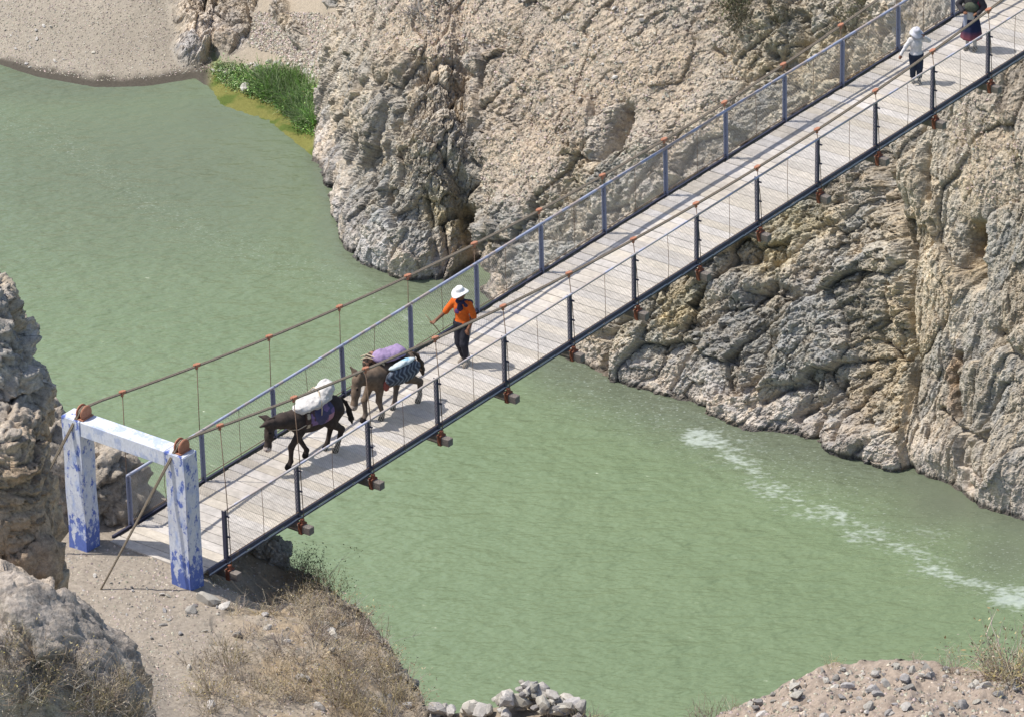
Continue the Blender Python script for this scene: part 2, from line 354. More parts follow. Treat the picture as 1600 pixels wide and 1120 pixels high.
# --- fractured rock, three grains
def frame(ang, sx, sy, sz=1.0):
    c, s_ = math.cos(ang), math.sin(ang); e1 = RH*c+np.array([0, 0, 1.0])*s_; e2 = -RH*s_+np.array([0, 0, 1.0])*c
    return np.stack([e1/sx, e2/sy, FH/sz], 1)
tone = np.zeros(len(PB), np.float32); rk = np.zeros(len(PB), np.float32); hue = np.zeros(len(PB), np.float32)
zone = np.where(px+wob < 742, 0, np.where(px+wob*.8 < 1408, 1, 2))
FR = [frame(1.25, 1.7, .8), frame(.62, 1.5, .8), frame(1.48, 3.2, .8)]
SCL = [[(1.3, .38), (.52, .16), (.21, .09), (.095, .05), (.05, .026)], [(1.2, .33), (.46, .12), (.2, .085), (.09, .05), (.05, .026)], [(1.5, .32), (.55, .10), (.2, .05), (.09, .032), (.05, .02)]]
for z in range(3):
    seen = (py > -45) & (px > -30) & (px < 1640)
    i = np.nonzero((zone == z) & (rockm > .001) & seen)[0]
    rk[i], tone[i], hue[i] = rock(PB[i], FR[z], SCL[z], 100*z+1, want_hue=True)
    i = np.nonzero((zone == z) & (rockm > .001) & ~seen)[0]
    rk[i], tone[i], hue[i] = rock(PB[i], FR[z], SCL[z][:2], 100*z+1, want_hue=True)
rough_amt = 1-.84*dirt
foot = smooth(H, -.1, 1.3)*.55+.45
D += rockm*rk*rough_amt*foot
D += (rockm*.03*fbm(PB*9, 4, 8)+dirt*.05*fbm(PB*5, 4, 18)+(1-rockm)*.012*fbm(PB*8, 4, 28)+(1-rockm)*.08*fbm(PB*.6, 3, 29)*smooth(H, .1, .8))
PF = PB+NB*D[:, None]
print('far bank rock', time.time()-T0)
# --- colour of the stone itself
def mixc(c, new, w): return c*(1-w[:, None])+np.array(new)*w[:, None]
n1 = fbm(PB*.35+5, 4, 41); n2 = fbm(PB*.9+9, 4, 42); n3 = fbm(PB*2.5, 3, 43)
C = np.tile(np.array([.335, .30, .255]), (len(PB), 1))
C = mixc(C, (.285, .27, .24), smooth(n1+.25*n2, -.05, .35))          # grey
C = mixc(C, (.37, .33, .275), smooth(n2-.2*n1, .1, .5))              # tan
def area(cx, cy, rx, ry, w, rot=0): return np.clip(blob(cx, cy, rx, ry, rot, .7, 30)*w*(1+.6*n3), 0, 1)
for cx, cy, rx, ry, w, colr in [(620, 340, 130, 110, .85, (.285, .272, .245)), (1230, 560, 130, 80, .7, (.295, .282, .255)), (1000, 520, 90, 70, .5, (.28, .28, .25)), (1385, 550, 48, 110, .42, (.42, .34, .21)), (1385, 690, 40, 40, .4, (.43, .35, .22)),
                                (1210, 350, 80, 60, .45, (.38, .32, .17)), (1075, 480, 30, 40, .5, (.40, .34, .2)), (1440, 400, 70, 170, .55, (.43, .37, .28)), (1560, 350, 60, 130, .45, (.29, .275, .24)), (1570, 620, 60, 80, .4, (.29, .278, .25)),
                                (690, 330, 40, 30, .7, (.42, .38, .28)), (850, 110, 160, 130, .55, (.33, .275, .22)), (575, 150, 60, 120, .5, (.39, .34, .27)), (1000, 60, 120, 90, .5, (.35, .31, .25)), (1180, 150, 160, 110, .5, (.38, .33, .25)),
                                (1360, 130, 120, 60, .5, (.34, .28, .17)), (960, 390, 110, 60, .5, (.315, .31, .275)), (1510, 250, 110, 90, .5, (.40, .34, .25)), (1270, 60, 80, 60, .4, (.33, .31, .25))]:
    C = mixc(C, colr, area(cx, cy, rx, ry, w))
C = mixc(C, (.30, .20, .13), area(1504, 600, 9, 55, .5)); C = mixc(C, (.30, .22, .12), area(1516, 400, 14, 50, .7))
ring = smooth(H+.25*n3+.2*n2, 1.15, .35)*rockm
C = mixc(C, (.43, .38, .335), ring*.75)                             # mineral ring above the river
C = C*(1.20+.34*np.clip(tone, -1, 1))[:, None]*(1+np.clip(hue, -1, 1)[:, None]*np.array([.09, .02, -.09]))
C = mixc(C, (.50, .41, .32), dirt*.7)
sandc = np.array([.31, .275, .225])*(1+.10*n2+.05*n3)[:, None]
sandc = mixc(sandc, (.36, .305, .235), smooth(px, 330, 420)*.8)
C = C*rockm[:, None]+sandc*(1-rockm)[:, None]
bay = smooth(pu, 316, 335)*smooth(pu, 500, 488)*(1-rockm)
rn = run.ravel()+.35*n3
sh = bay*smooth(rn, 1.5, 1.15); C = mixc(C, (.185, .185, .05), sh*.95)                      # algae along the edge
C = mixc(C, (.085, .13, .03), sh*smooth(n3+n2*.6, -.1, .35)*.85)
C = mixc(C, (.11, .15, .045), bay*smooth(rn, 1.1, 1.5)*smooth(rn, 2.6, 2.0)*.8)
wet = smooth(PF[:, 2]-WZ+.05*n3, .15, .05)*(1-.85*bay); C = C*(1-.72*wet)[:, None]
Cc = np.clip(C*np.array([1.0, .99, .965]), .03, .75)
# --- split where the stone gives way to sand
P4 = rockm.reshape(NU, NV); fm = (P4[:-1, :-1]+P4[1:, 1:])/2; keep_r = (fm > .25).ravel()
me = grid_mesh('cliff', PF, NU, NV, keep_r, Cc, False); link('cliff', me, None, M['rock'])['kind'] = 'structure'
me = grid_mesh('sand_bank', PF, NU, NV, ~keep_r, Cc); link('sand_bank', me, None, M['sand'])['kind'] = 'structure'
FARP, FARN, FARX, FARY, FARROCK, FARDIRT = PF, NB, px, py, rockm, dirt
print('far bank done', time.time()-T0)

# ================================================================== river
def water_mat():
    m = bpy.data.materials.new('river_water'); m.use_nodes = True; t = m.node_tree; N = t.nodes; L = t.links; b = N['Principled BSDF']
    tc = N.new('ShaderNodeTexCoord')
    def noise(scale, det, stretch=(1, 1, 1), rot=0):
        mp = N.new('ShaderNodeMapping'); mp.vector_type = 'TEXTURE'; mp.inputs['Rotation'].default_value = (0, 0, AZ-math.pi/2+rot); mp.inputs['Scale'].default_value = stretch
        L.new(tc.outputs['Object'], mp.inputs[0]); n = N.new('ShaderNodeTexNoise'); n.inputs['Scale'].default_value = scale; n.inputs['Detail'].default_value = det; n.inputs['Roughness'].default_value = .6
        L.new(mp.outputs[0], n.inputs['Vector']); return n.outputs['Fac']
    def math_(op, a, c, clamp=False):
        n = N.new('ShaderNodeMath'); n.operation = op; n.use_clamp = clamp
        for k, v in ((0, a), (1, c)):
            if hasattr(v, 'default_value'): L.new(v, n.inputs[k])
            else: n.inputs[k].default_value = v
        return n.outputs[0]
    def mix(f, a, c):
        n = N.new('ShaderNodeMix'); n.data_type = 'RGBA'
        if hasattr(f, 'default_value'): L.new(f, n.inputs['Factor'])
        else: n.inputs['Factor'].default_value = f
        for k, v in (('A', a), ('B', c)):
            if hasattr(v, 'default_value'): L.new(v, n.inputs[k])
            else: n.inputs[k].default_value = v+(1,)
        return n.outputs['Result']
    big = noise(.22, 4, (2.5, 1, 1), -.3)
    body = mix(big, (.140, .190, .104), (.186, .236, .132))
    silt_reflect = N.new('ShaderNodeAttribute'); silt_reflect.attribute_name = 'silt_reflect'
    body = mix(silt_reflect.outputs['Fac'], body, (.116, .134, .092))
    foam = N.new('ShaderNodeAttribute'); foam.attribute_name = 'foam'
    sp = noise(9.5, 6, (1.8, 1, 1), -.1); sp2 = noise(1.3, 4, (2.2, 1, 1), -.35)
    f = math_('ADD', math_('MULTIPLY', sp, .62), math_('MULTIPLY', sp2, .58)); f = math_('ADD', f, math_('MULTIPLY', foam.outputs['Fac'], .33))
    rm = N.new('ShaderNodeMapRange'); rm.inputs['From Min'].default_value = .83; rm.inputs['From Max'].default_value = .97; L.new(f, rm.inputs['Value'])
    spk = N.new('ShaderNodeAttribute'); spk.attribute_name = 'speck'; fine = noise(24, 2, (2.2, 1, 1), -.1)
    rs_ = N.new('ShaderNodeMapRange'); rs_.inputs['From Min'].default_value = .62; rs_.inputs['From Max'].default_value = .70; L.new(fine, rs_.inputs['Value']); dots = math_('MULTIPLY', rs_.outputs[0], math_('MULTIPLY', spk.outputs['Fac'], .8, True), True)
    has = math_('MULTIPLY', rm.outputs[0], math_('MULTIPLY', foam.outputs['Fac'], 1.5, True), True)
    has = math_('MAXIMUM', has, dots)
    L.new(mix(math_('MULTIPLY', has, .55), body, (.48, .53, .49)), b.inputs['Base Color'])
    rr = math_('ADD', math_('MULTIPLY', has, .5), .27); L.new(rr, b.inputs['Roughness'])
    b.inputs['IOR'].default_value = 1.33; b.inputs['Specular IOR Level'].default_value = .5
    rip = noise(3.7, 2, (2.0, 1, 1), .08); rip2 = noise(9, 2, (2.0, 1, 1), -.12); slow = noise(.9, 3, (2.0, 1, 1), .0)
    calm = N.new('ShaderNodeAttribute'); calm.attribute_name = 'calm'
    hsum = math_('ADD', math_('ADD', math_('MULTIPLY', rip, 1.0), math_('MULTIPLY', rip2, .2)), math_('MULTIPLY', slow, 1.6))
    hsum = math_('MULTIPLY', hsum, math_('SUBTRACT', 1.0, math_('MULTIPLY', calm.outputs['Fac'], .75)))
    bp = N.new('ShaderNodeBump'); bp.inputs['Strength'].default_value = 1; bp.inputs['Distance'].default_value = .115
    L.new(hsum, bp.inputs['Height']); L.new(bp.outputs[0], b.inputs['Normal'])
    return m
M['water'] = water_mat()
ctr = CAM+FH*128
ax = np.concatenate([[-400, -60], np.arange(-13, 13.01, .09), [60, 400]]); bx = np.concatenate([[-400, -60], np.arange(-24, 24.01, .09), [80, 500]])
A, Bb = np.meshgrid(ax, bx, indexing='ij')
WP = np.stack([ctr[0]+RH[0]*A+FH[0]*Bb, ctr[1]+RH[1]*A+FH[1]*Bb, np.full(A.shape, WZ)], -1).reshape(-1, 3)
wpx, wpy = to_pixels(WP)
foam = np.zeros(len(WP)); wn_ = fbm(WP*.8, 4, 91)*24; wv = .75+.9*fbm(WP*np.array([.55, .55, .55])+7, 3, 95)
for pts, w, amp in [([(-40, 190), (60, 205), (150, 265), (250, 335), (380, 390), (470, 420), (560, 455), (640, 505), (720, 540)], 16, .46), ([(880, 570), (960, 620), (1060, 660), (1110, 690)], 50, .34), ([(1085, 685), (1130, 702), (1190, 745)], 32, .95),
                    ([(1180, 745), (1290, 800), (1380, 850), (1470, 890), (1560, 935), (1640, 950)], 36, 1.0), ([(1120, 690), (1300, 780), (1450, 850), (1560, 900)], 70, .55), ([(900, 575), (1100, 645), (1260, 700), (1330, 740)], 40, .35), ([(1300, 660), (1370, 740), (1400, 780)], 40, .45)]:
    d, _ = poly_dist(wpx+wn_, wpy+wn_*.8, pts); foam = np.maximum(foam, amp*np.clip(wv, .74, 1.12)*np.exp(-(d/w)**2))
silt_reflect = np.zeros(len(WP))  # silt along the shores, plus dark cliff reflections painted into the water colour
for cx, cy, rx, ry, amp in [(120, 130, 320, 60, .8), (330, 190, 160, 80, .7), (520, 330, 60, 130, .7), (620, 430, 110, 30, .6), (1490, 780, 120, 60, 1.0), (1000, 600, 160, 60, .6), (1200, 700, 130, 50, .5), (1580, 860, 90, 60, .8), (250, 260, 520, 190, .7)]:
    silt_reflect = np.maximum(silt_reflect, amp*np.exp(-((wpx-cx)/rx)**2-((wpy-cy)/ry)**2))
d, _ = poly_dist(wpx, wpy, [(870, 560), (1010, 615), (1160, 668), (1300, 705), (1420, 738), (1540, 792), (1640, 830)]); silt_reflect = np.maximum(silt_reflect, .95*np.exp(-(d/62)**2))
d2, _ = poly_dist(wpx, wpy, [(497, 252), (533, 330), (548, 390), (610, 428), (700, 440), (760, 470)]); silt_reflect = np.maximum(silt_reflect, .85*np.exp(-(d2/45)**2))
d3, _ = poly_dist(wpx, wpy, [(900, 600), (1060, 655), (1200, 715), (1330, 770), (1480, 850), (1600, 915)]); speck = 1.0*np.exp(-(d3/55)**2)*(1-np.exp(-((wpx-1490)/110)**2-((wpy-775)/48)**2))
d4, _ = poly_dist(wpx, wpy, [(-40, 190), (60, 205), (150, 265), (250, 335), (380, 390), (470, 420), (560, 455), (640, 505), (720, 540)]); speck = np.maximum(speck, .75*np.exp(-(d4/22)**2))
calm = np.zeros(len(WP))
for cx, cy, rx, ry, amp in [(1490, 780, 110, 55, 1.0), (1580, 860, 80, 60, .9), (300, 190, 300, 90, .85), (500, 330, 70, 130, .7), (380, 300, 200, 100, .5)]:
    calm = np.maximum(calm, amp*np.exp(-((wpx-cx)/rx)**2-((wpy-cy)/ry)**2))
me = grid_mesh('river', WP, len(ax), len(bx), None, None, True, {'foam': foam, 'silt_reflect': silt_reflect, 'calm': calm, 'speck': speck})
link('river', me, None, M['water'])['kind'] = 'structure'
# ================================================================== near bank
CREST = [(-200, 690, .05), (60, 698, .02), (150, 725, .0), (215, 748, -.01), (255, 775, -.02), (285, 812, -.12), (310, 835, -.3), (340, 850, -.55), (400, 858, -.85), (440, 868, -1.05), (480, 888, -1.15), (520, 918, -1.2), (560, 952, -1.25), (600, 990, -1.3), (630, 1040, -1.3),
         (650, 1075, -1.25), (672, 1100, -1.2), (700, 1112, -1.2), (760, 1104, -1.1), (820, 1092, -1.0), (880, 1094, -1.0), (930, 1122, -.9), (990, 1150, -.7), (1060, 1150, -.5), (1130, 1114, 0), (1200, 1074, .3), (1280, 1043, .5), (1340, 1030, .55), (1400, 1027, .6), (1460, 1031, .6),
         (1530, 1042, .6), (1600, 1052, .6), (1800, 1075, .6)]
K = np.array(CREST, float); KW = np.array([at(a, b, c) for a, b, c in CREST])
karc = np.concatenate([[0], np.cumsum(np.hypot(*np.diff(KW[:, :2], axis=0).T))])
us = np.arange(0, karc[-1], .03); NU2 = len(us)
cx_, cy_, cz_ = (np.interp(us, karc, KW[:, j]) for j in range(3)); cpx = np.interp(us, karc, K[:, 0])
kern = np.ones(15)/15
cx_, cy_, cz_ = (np.convolve(np.pad(v, 7, mode='edge'), kern, 'valid') for v in (cx_, cy_, cz_))
tb = np.concatenate([-np.arange(.05, 5.2, .05)[::-1], np.arange(0, 7.5, .03), np.arange(7.6, 22, .3)]); NV2 = len(tb)   # behind the crest / towards the camera
Tg, _ = np.meshgrid(tb, us); front = np.clip(Tg, 0, None); back = np.clip(-Tg, 0, None)
rise = np.interp(cpx, [-200, 100, 300, 420, 600, 800, 1100, 1800], [.0, .0, .02, .02, .03, .05, .10, .12])[:, None]
zz = cz_[:, None]+front*rise-(back*1.2+back**2*.5)*smooth(back, 0, .6)-.06*np.exp(-front/.35)*smooth(cpx, 280, 360)[:, None]
f0 = np.interp(cpx, [300, 345, 450, 600], [.3, 1.0, 1.4, 1.8])[:, None]
zz += np.clip(-.03-cz_, 0, 2)[:, None]*smooth(front-f0, 0, 1.7)*np.interp(cpx, [300, 450, 620], [1, .8, .4])[:, None]
zz += (np.clip(front-6, 0, 99)*.22)*smooth(cpx, 420, 200)[:, None]
# the bank sinks under the first planks and on towards the river
dg = FH*1.0
PN = np.stack([cx_[:, None]-dg[0]*front+dg[0]*back*.75, cy_[:, None]-dg[1]*front+dg[1]*back*.75, np.maximum(zz, WZ-.8)], -1).reshape(-1, 3)
npx, npy = to_pixels(PN)
nn = fbm(PN*.9, 4, 61); rough_z = np.where(npx < 330, .35, 1.0)*smooth(front.ravel()+back.ravel(), -.1, .5)
mound = smooth(npx, 950, 1100)
PN[:, 2] += rough_z*(.13*nn+.06*fbm(PN*4, 4, 62)+.02*fbm(PN*11, 3, 64))
PN[:, 2] -= .40*np.exp(-((npx-410)/55)**2-((npy-915)/34)**2)
PN[:, 2] += mound*(.16*fbm(PN*1.5, 4, 67)+.05*fbm(PN*6, 3, 68))
rk2, tn2 = rock(PN, np.eye(3)*1.0, [(.7, .22), (.3, .12), (.12, .05)], 700)
rocky = np.clip(smooth(back.ravel(), .02, .35)+.8*smooth(front.ravel()+.35*nn, .55, .15)*smooth(npx, 430, 480)*smooth(npx, 720, 660)+np.exp(-((npx-628)/26)**2-((npy-1030)/55)**2), 0, 1)*smooth(npx, 300, 420)
PN += (RH*.15+np.array([0, 0, .7])-FH*.6)*(rk2*rocky)[:, None]
gx = smooth(fbm(PN*1.7, 4, 66)+.1, -.1, .35)
Cn = np.tile(np.array([.34, .295, .24]), (len(PN), 1))*(1+.12*nn)[:, None]
Cn = mixc(Cn, (.32, .285, .245), smooth(npx, 420, 330)*.8)
Cn = mixc(Cn, (.36, .27, .165), gx*smooth(npx, 330, 430)*smooth(npx, 760, 640)*.55)
Cn = mixc(Cn, (.36, .30, .255), mound*.8)
Cn = mixc(Cn, (.25, .245, .225), rocky*.85)
Cn = Cn*(1+.25*tn2*rocky)[:, None]
me = grid_mesh('riverbank', PN, NU2, NV2, None, np.clip(Cn*np.array([.90, .87, .82]), .03, .7)); link('riverbank', me, None, M['soil'])['kind'] = 'structure'
NEARP, NEARX, NEARY, NEARF = PN, npx, npy, front.ravel()
print('near bank', time.time()-T0)

def lump(c, rad, n=48, pw=3.0, rot=0.0, lean=(0, 0), scales=((.9, .22), (.36, .1), (.15, .045), (.07, .02)), seed=0, fr=None, shape=None):
    """a rounded block of fractured rock, as points and quads"""
    u = np.linspace(-1, 1, n); a, b = np.meshgrid(u, u, indexing='ij'); a, b = np.tan(a*.7854), np.tan(b*.7854); o = np.ones_like(a); fs = []
    for s_ in (-1, 1):
        for k_ in range(3):
            v = [None]*3; v[k_] = o*s_; v[(k_+1) % 3] = a; v[(k_+2) % 3] = b*s_; fs.append(np.stack(v, -1))
    V = np.concatenate([f.reshape(-1, 3) for f in fs]); idx = np.arange(n*n).reshape(n, n)
    q = np.stack([idx[:-1, :-1], idx[1:, :-1], idx[1:, 1:], idx[:-1, 1:]], -1).reshape(-1, 4); Q = np.concatenate([q+k_*n*n for k_ in range(6)])
    key = np.round(V, 5); _, first, inv = np.unique(key, axis=0, return_index=True, return_inverse=True); V = V[first]; Q = inv.ravel()[Q]
    nrm = (np.abs(V)**pw).sum(1)**(1/pw); U = V/nrm[:, None]; Nn = V/np.linalg.norm(V, axis=1)[:, None]
    Pl = U*np.array(rad)
    if shape is not None: Pl = shape(Pl)
    Pl[:, 0] += lean[0]*Pl[:, 2]; Pl[:, 1] += lean[1]*Pl[:, 2]
    cr, sr = math.cos(rot), math.sin(rot); R = np.array([[cr, -sr, 0], [sr, cr, 0], [0, 0, 1]])
    Pw = Pl @ R.T+np.array(c); Nw = Nn @ R.T
    d, t = rock(Pw, np.eye(3) if fr is None else fr, scales, seed)
    Pw = Pw+Nw*(d+.03*fbm(Pw*6, 4, seed+5))[:, None]
    return Pw, Q, t
def lumps(name, parts, cfun, mat_, label=None, cat=None, group=None):
    Ps, Qs, ts, n = [], [], [], 0
    for p_, q_, t_ in parts: Ps.append(p_); Qs.append(q_+n); ts.append(t_); n += len(p_)
    P_ = np.concatenate(Ps); Q_ = np.concatenate(Qs); t_ = np.concatenate(ts)
    base = P_.mean(0); base[2] = P_[:, 2].min()
    c_ = np.clip(cfun(P_)*(1+.3*np.clip(t_, -1, 1))[:, None], .03, .7)
    o = link(name, raw_mesh(name, P_-base, Q_, c_), None, mat_, base)
    return tag(o, label, cat, group)
TURN = AZ-math.pi/2                                   # local x across the view, y away from it
def scr(px_, py_, z): return at(px_, py_, z)
post_far = np.array([-1.03, 2.44, 0])
flat = np.diag([1/1.9, 1/1.9, 1/.55])
def out_col(P_):
    c_ = np.tile(np.array([.44, .335, .235]), (len(P_), 1)); c_ = mixc(c_, (.40, .365, .32), smooth(P_[:, 2]+.6*fbm(P_*.8, 3, 5), o0[2]+.9, o0[2]+1.7)); c_ = mixc(c_, (.50, .41, .29), smooth(fbm(P_*1.1, 4, 7), .05, .4)*.6)
    return c_
o0 = atd(-36, 775, 12.0); o1 = atd(-52, 565, 10.6)    # the outcrop stands well up the near slope, in front of the gateway
lumps('rock_outcrop', [lump(o0, (1.16, 1.0, 1.55), 84, 4.5, TURN, (-.03, .02), ((.8, .18), (.34, .11), (.15, .06), (.07, .03)), 801, flat),
                       lump(o1, (1.12, 1.0, 1.62), 74, 3.2, TURN, (-.22, .05), ((.7, .2), (.32, .12), (.15, .065), (.07, .03)), 823),
                       lump((o0[0], o0[1], o0[2]-2.2), (1.3, 1.2, 2.6), 44, 3.6, TURN, (0, 0), ((.8, .24), (.34, .13)), 824)],
      out_col, M['rock'], 'tall brown layered rock outcrop beside the blue and white bridge gateway', 'rock')
b2 = post_far+FH*1.55+RH*.15
lumps('rock_outcrop', [lump((b2[0], b2[1]+.1, .2), (.95, .8, .95), 46, 3.2, TURN, (-.2, 0), ((.7, .2), (.3, .12), (.13, .05)), 841),
                       lump((b2[0]-.5, b2[1]+.8, .5), (.9, .9, 1.5), 46, 3.2, TURN, (-.2, 0), ((.7, .2), (.3, .12), (.13, .05)), 851)],
      lambda P_: np.tile(np.array([.38, .33, .27]), (len(P_), 1)), M['rock'], 'shaded grey rock seen through the blue and white gateway beside the first planks', 'rock')
g0 = atd(15, 1092, 14.6)
def bcol(P_):
    c_ = np.tile(np.array([.40, .35, .30]), (len(P_), 1)); c_ = mixc(c_, (.46, .37, .27), smooth(fbm(P_*1.0, 4, 17), .0, .4)*.7); return mixc(c_, (.22, .215, .21), smooth(fbm(P_*2.0+3, 4, 19), .1, .5)*.5)
lumps('boulder', [lump(g0, (2.5, 1.55, 2.15), 80, 2.4, TURN, (.0, 0), ((1.1, .2), (.4, .07), (.15, .025), (.07, .012)), 871, None, lambda p_: p_*np.array([1, 1, 1])-np.array([0, 0, 1])*(np.clip(p_[:, 0]-.3, 0, 9)*.62)[:, None])],
      bcol, M['rock'], 'big rounded grey boulder with dry weeds in front of the brown outcrop', 'boulder')
BT = np.array(bpy.data.objects['boulder'].location); _v = bpy.data.objects['boulder'].data.vertices; _a = np.empty(len(_v)*3, np.float32); _v.foreach_get('co', _a); BOULD = _a.reshape(-1, 3)+BT
_bx, _by = to_pixels(BOULD.astype(float)); _fr = ((BOULD-g0) @ (-FW)) > .1
def boulder_top(px_, py_): return BOULD[np.argmin((_bx-px_)**2+(_by-py_)**2+1e6*(~_fr))]
g3 = scr(418, 872, -1.0)
lumps('boulder', [lump((g3[0]+.1, g3[1]+.05, -1.0), (.36, .3, .42), 40, 2.8, TURN, (0, 0), ((.4, .12), (.18, .06), (.08, .025)), 881)], lambda P_: np.tile(np.array([.36, .34, .30]), (len(P_), 1)), M['rock'],
      'rough grey rock under the edge of the bridge deck near the gateway', 'boulder')
g4 = scr(622, 1052, -1.5)
lumps('boulder', [lump((g4[0]+.15, g4[1]+.2, -2.1), (.42, .4, .75), 44, 3, TURN, (-.25, 0), ((.5, .14), (.2, .06), (.09, .025)), 891)], lambda P_: np.tile(np.array([.25, .245, .225]), (len(P_), 1)), M['rock'],
      'dark grey rock face below the dry weeds at the brink of the near bank', 'boulder')
print('near rocks', time.time()-T0)
# ================================================================== materials of the bridge
def paint(name, under, top, amount, scale=6, rough=.55, metal=0, third=None, zband=None, seedv=0.0):
    """worn paint: patches of the top coat over what lies beneath"""
    m = bpy.data.materials.new(name); m.use_nodes = True; t = m.node_tree; N = t.nodes; L = t.links; b = N['Principled BSDF']
    tc = N.new('ShaderNodeTexCoord'); mp = N.new('ShaderNodeMapping'); mp.inputs['Location'].default_value = (seedv, seedv*1.7, seedv*.6); mp.inputs['Scale'].default_value = (1, 1, .6); L.new(tc.outputs['Object'], mp.inputs[0])
    n = N.new('ShaderNodeTexNoise'); n.inputs['Scale'].default_value = scale; n.inputs['Detail'].default_value = 9; n.inputs['Roughness'].default_value = .68; L.new(mp.outputs[0], n.inputs['Vector'])
    v = n.outputs['Fac']
    if zband:
        sx = N.new('ShaderNodeSeparateXYZ'); L.new(tc.outputs['Object'], sx.inputs[0])
        acc = v
        for z0, z1, add in zband:
            mr = N.new('ShaderNodeMapRange'); mr.inputs['From Min'].default_value = z0; mr.inputs['From Max'].default_value = z1; mr.inputs['To Min'].default_value = add; mr.inputs['To Max'].default_value = 0
            L.new(sx.outputs['Z'], mr.inputs['Value']); ad = N.new('ShaderNodeMath'); ad.operation = 'ADD'; L.new(acc, ad.inputs[0]); L.new(mr.outputs[0], ad.inputs[1]); acc = ad.outputs[0]
        v = acc
    mr = N.new('ShaderNodeMapRange'); mr.inputs['From Min'].default_value = amount-.035; mr.inputs['From Max'].default_value = amount+.03; L.new(v, mr.inputs['Value'])
    n2 = N.new('ShaderNodeTexNoise'); n2.inputs['Scale'].default_value = scale*.6; n2.inputs['Detail'].default_value = 6; L.new(mp.outputs[0], n2.inputs['Vector'])
    def mixn(f, a, c):
        x = N.new('ShaderNodeMix'); x.data_type = 'RGBA'
        L.new(f, x.inputs['Factor'])
        for k_, q_ in (('A', a), ('B', c)):
            if hasattr(q_, 'default_value'): L.new(q_, x.inputs[k_])
            else: x.inputs[k_].default_value = tuple(q_)+(1,)
        return x.outputs['Result']
    lower = under
    if third:
        m3 = N.new('ShaderNodeMapRange'); m3.inputs['From Min'].default_value = .5; m3.inputs['From Max'].default_value = .66; L.new(n2.outputs['Fac'], m3.inputs['Value']); lower = mixn(m3.outputs[0], under, third)
    c = mixn(mr.outputs[0], lower, top)
    n4 = N.new('ShaderNodeTexNoise'); n4.inputs['Scale'].default_value = 30; n4.inputs['Detail'].default_value = 5; L.new(mp.outputs[0], n4.inputs['Vector'])
    hv = N.new('ShaderNodeHueSaturation'); m5 = N.new('ShaderNodeMapRange'); m5.inputs['To Min'].default_value = .72; m5.inputs['To Max'].default_value = 1.2; L.new(n4.outputs['Fac'], m5.inputs['Value']); L.new(m5.outputs[0], hv.inputs['Value']); L.new(c, hv.inputs['Color'])
    L.new(hv.outputs[0], b.inputs['Base Color']); b.inputs['Roughness'].default_value = rough; b.inputs['Metallic'].default_value = metal; b.inputs['Specular IOR Level'].default_value = .3
    bp = N.new('ShaderNodeBump'); bp.inputs['Distance'].default_value = .004; bp.inputs['Strength'].default_value = 1; L.new(v, bp.inputs['Height']); L.new(bp.outputs[0], b.inputs['Normal'])
    return m
M['portal'] = paint('worn_white_and_blue_paint', (.58, .60, .65), (.11, .16, .42), .555, 8.5, .85, 0, (.36, .43, .62), [(.8, 1.35, .17), (1.6, 3.2, -.03)])
M['lintel'] = paint('white_wash_over_blue', (.60, .62, .67), (.42, .47, .60), .54, 5, .8, 0, (.60, .62, .70))
M['bluepaint'] = paint('worn_blue_paint', (.26, .28, .37), (.33, .29, .27), .57, 5, .5)
M['railpaint'] = paint('worn_rail_paint', (.30, .33, .43), (.38, .32, .29), .52, 2.2, .4, 0, (.42, .45, .58))
M['nearrail'] = paint('bare_and_faded_rail', (.44, .38, .34), (.45, .46, .57), .55, 1.6, .45, 0, (.52, .50, .50))
M['flange'] = mat('sunlit_flange_tint', (.50, .50, .52), .45, (.62, .62, .63), 4, 0, 1, .5)  # sunlit highlight along the flange top, put into its pale colour
M['shaded_blue'] = paint('shade_darkened_blue_paint', (.055, .055, .085), (.12, .09, .08), .62, 5, .5)  # the blue paint again, with near-side shade darkened into its colour
M['rust'] = mat('rust', (.17, .055, .033), .8, (.26, .10, .055), 20, .003, 80)
M['orange'] = mat('orange_red_oxide', (.34, .135, .075), .8, (.43, .215, .135), 14, .003, 80)
M['cable'] = mat('greased_steel_rope', (.13, .105, .075), .6, (.24, .195, .14), 30, .003, 120, .4)
M['wire'] = mat('galvanised_wire', (.21, .21, .21), .5, (.30, .29, .28), 30, 0, 1, .5, .4)
M['rod'] = mat('rusty_rod', (.15, .095, .065), .7, (.22, .15, .10), 25, 0)
M['plank'] = mat('dusty_bleached_timber', (.425, .38, .32), .9, (.55, .495, .43), 5, .004, 30, .15, stretch=(9, 1.2, 9), rand=.11, hue=.006)
def deck_dirt(m):
    t = m.node_tree; N = t.nodes; L = t.links; b = N['Principled BSDF']; src = b.inputs['Base Color'].links[0].from_socket
    g = N.new('ShaderNodeNewGeometry'); c = src
    for sc, lo, hi in ((.9, .86, 1.08), (7, .86, 1.08)):
        n = N.new('ShaderNodeTexNoise'); n.inputs['Scale'].default_value = sc; n.inputs['Detail'].default_value = 6; n.inputs['Roughness'].default_value = .65; L.new(g.outputs['Position'], n.inputs['Vector'])
        r = N.new('ShaderNodeMapRange'); r.inputs['From Min'].default_value = .35; r.inputs['From Max'].default_value = .65; r.inputs['To Min'].default_value = lo; r.inputs['To Max'].default_value = hi; L.new(n.outputs['Fac'], r.inputs['Value'])
        h = N.new('ShaderNodeHueSaturation'); L.new(r.outputs[0], h.inputs['Value']); L.new(c, h.inputs['Color']); c = h.outputs[0]
    L.new(c, b.inputs['Base Color'])
deck_dirt(M['plank'])
M['beam'] = mat('weathered_beam', (.15, .12, .10), .9, (.28, .25, .22), 6, .006, 25, .15, stretch=(9, 1.5, 9))
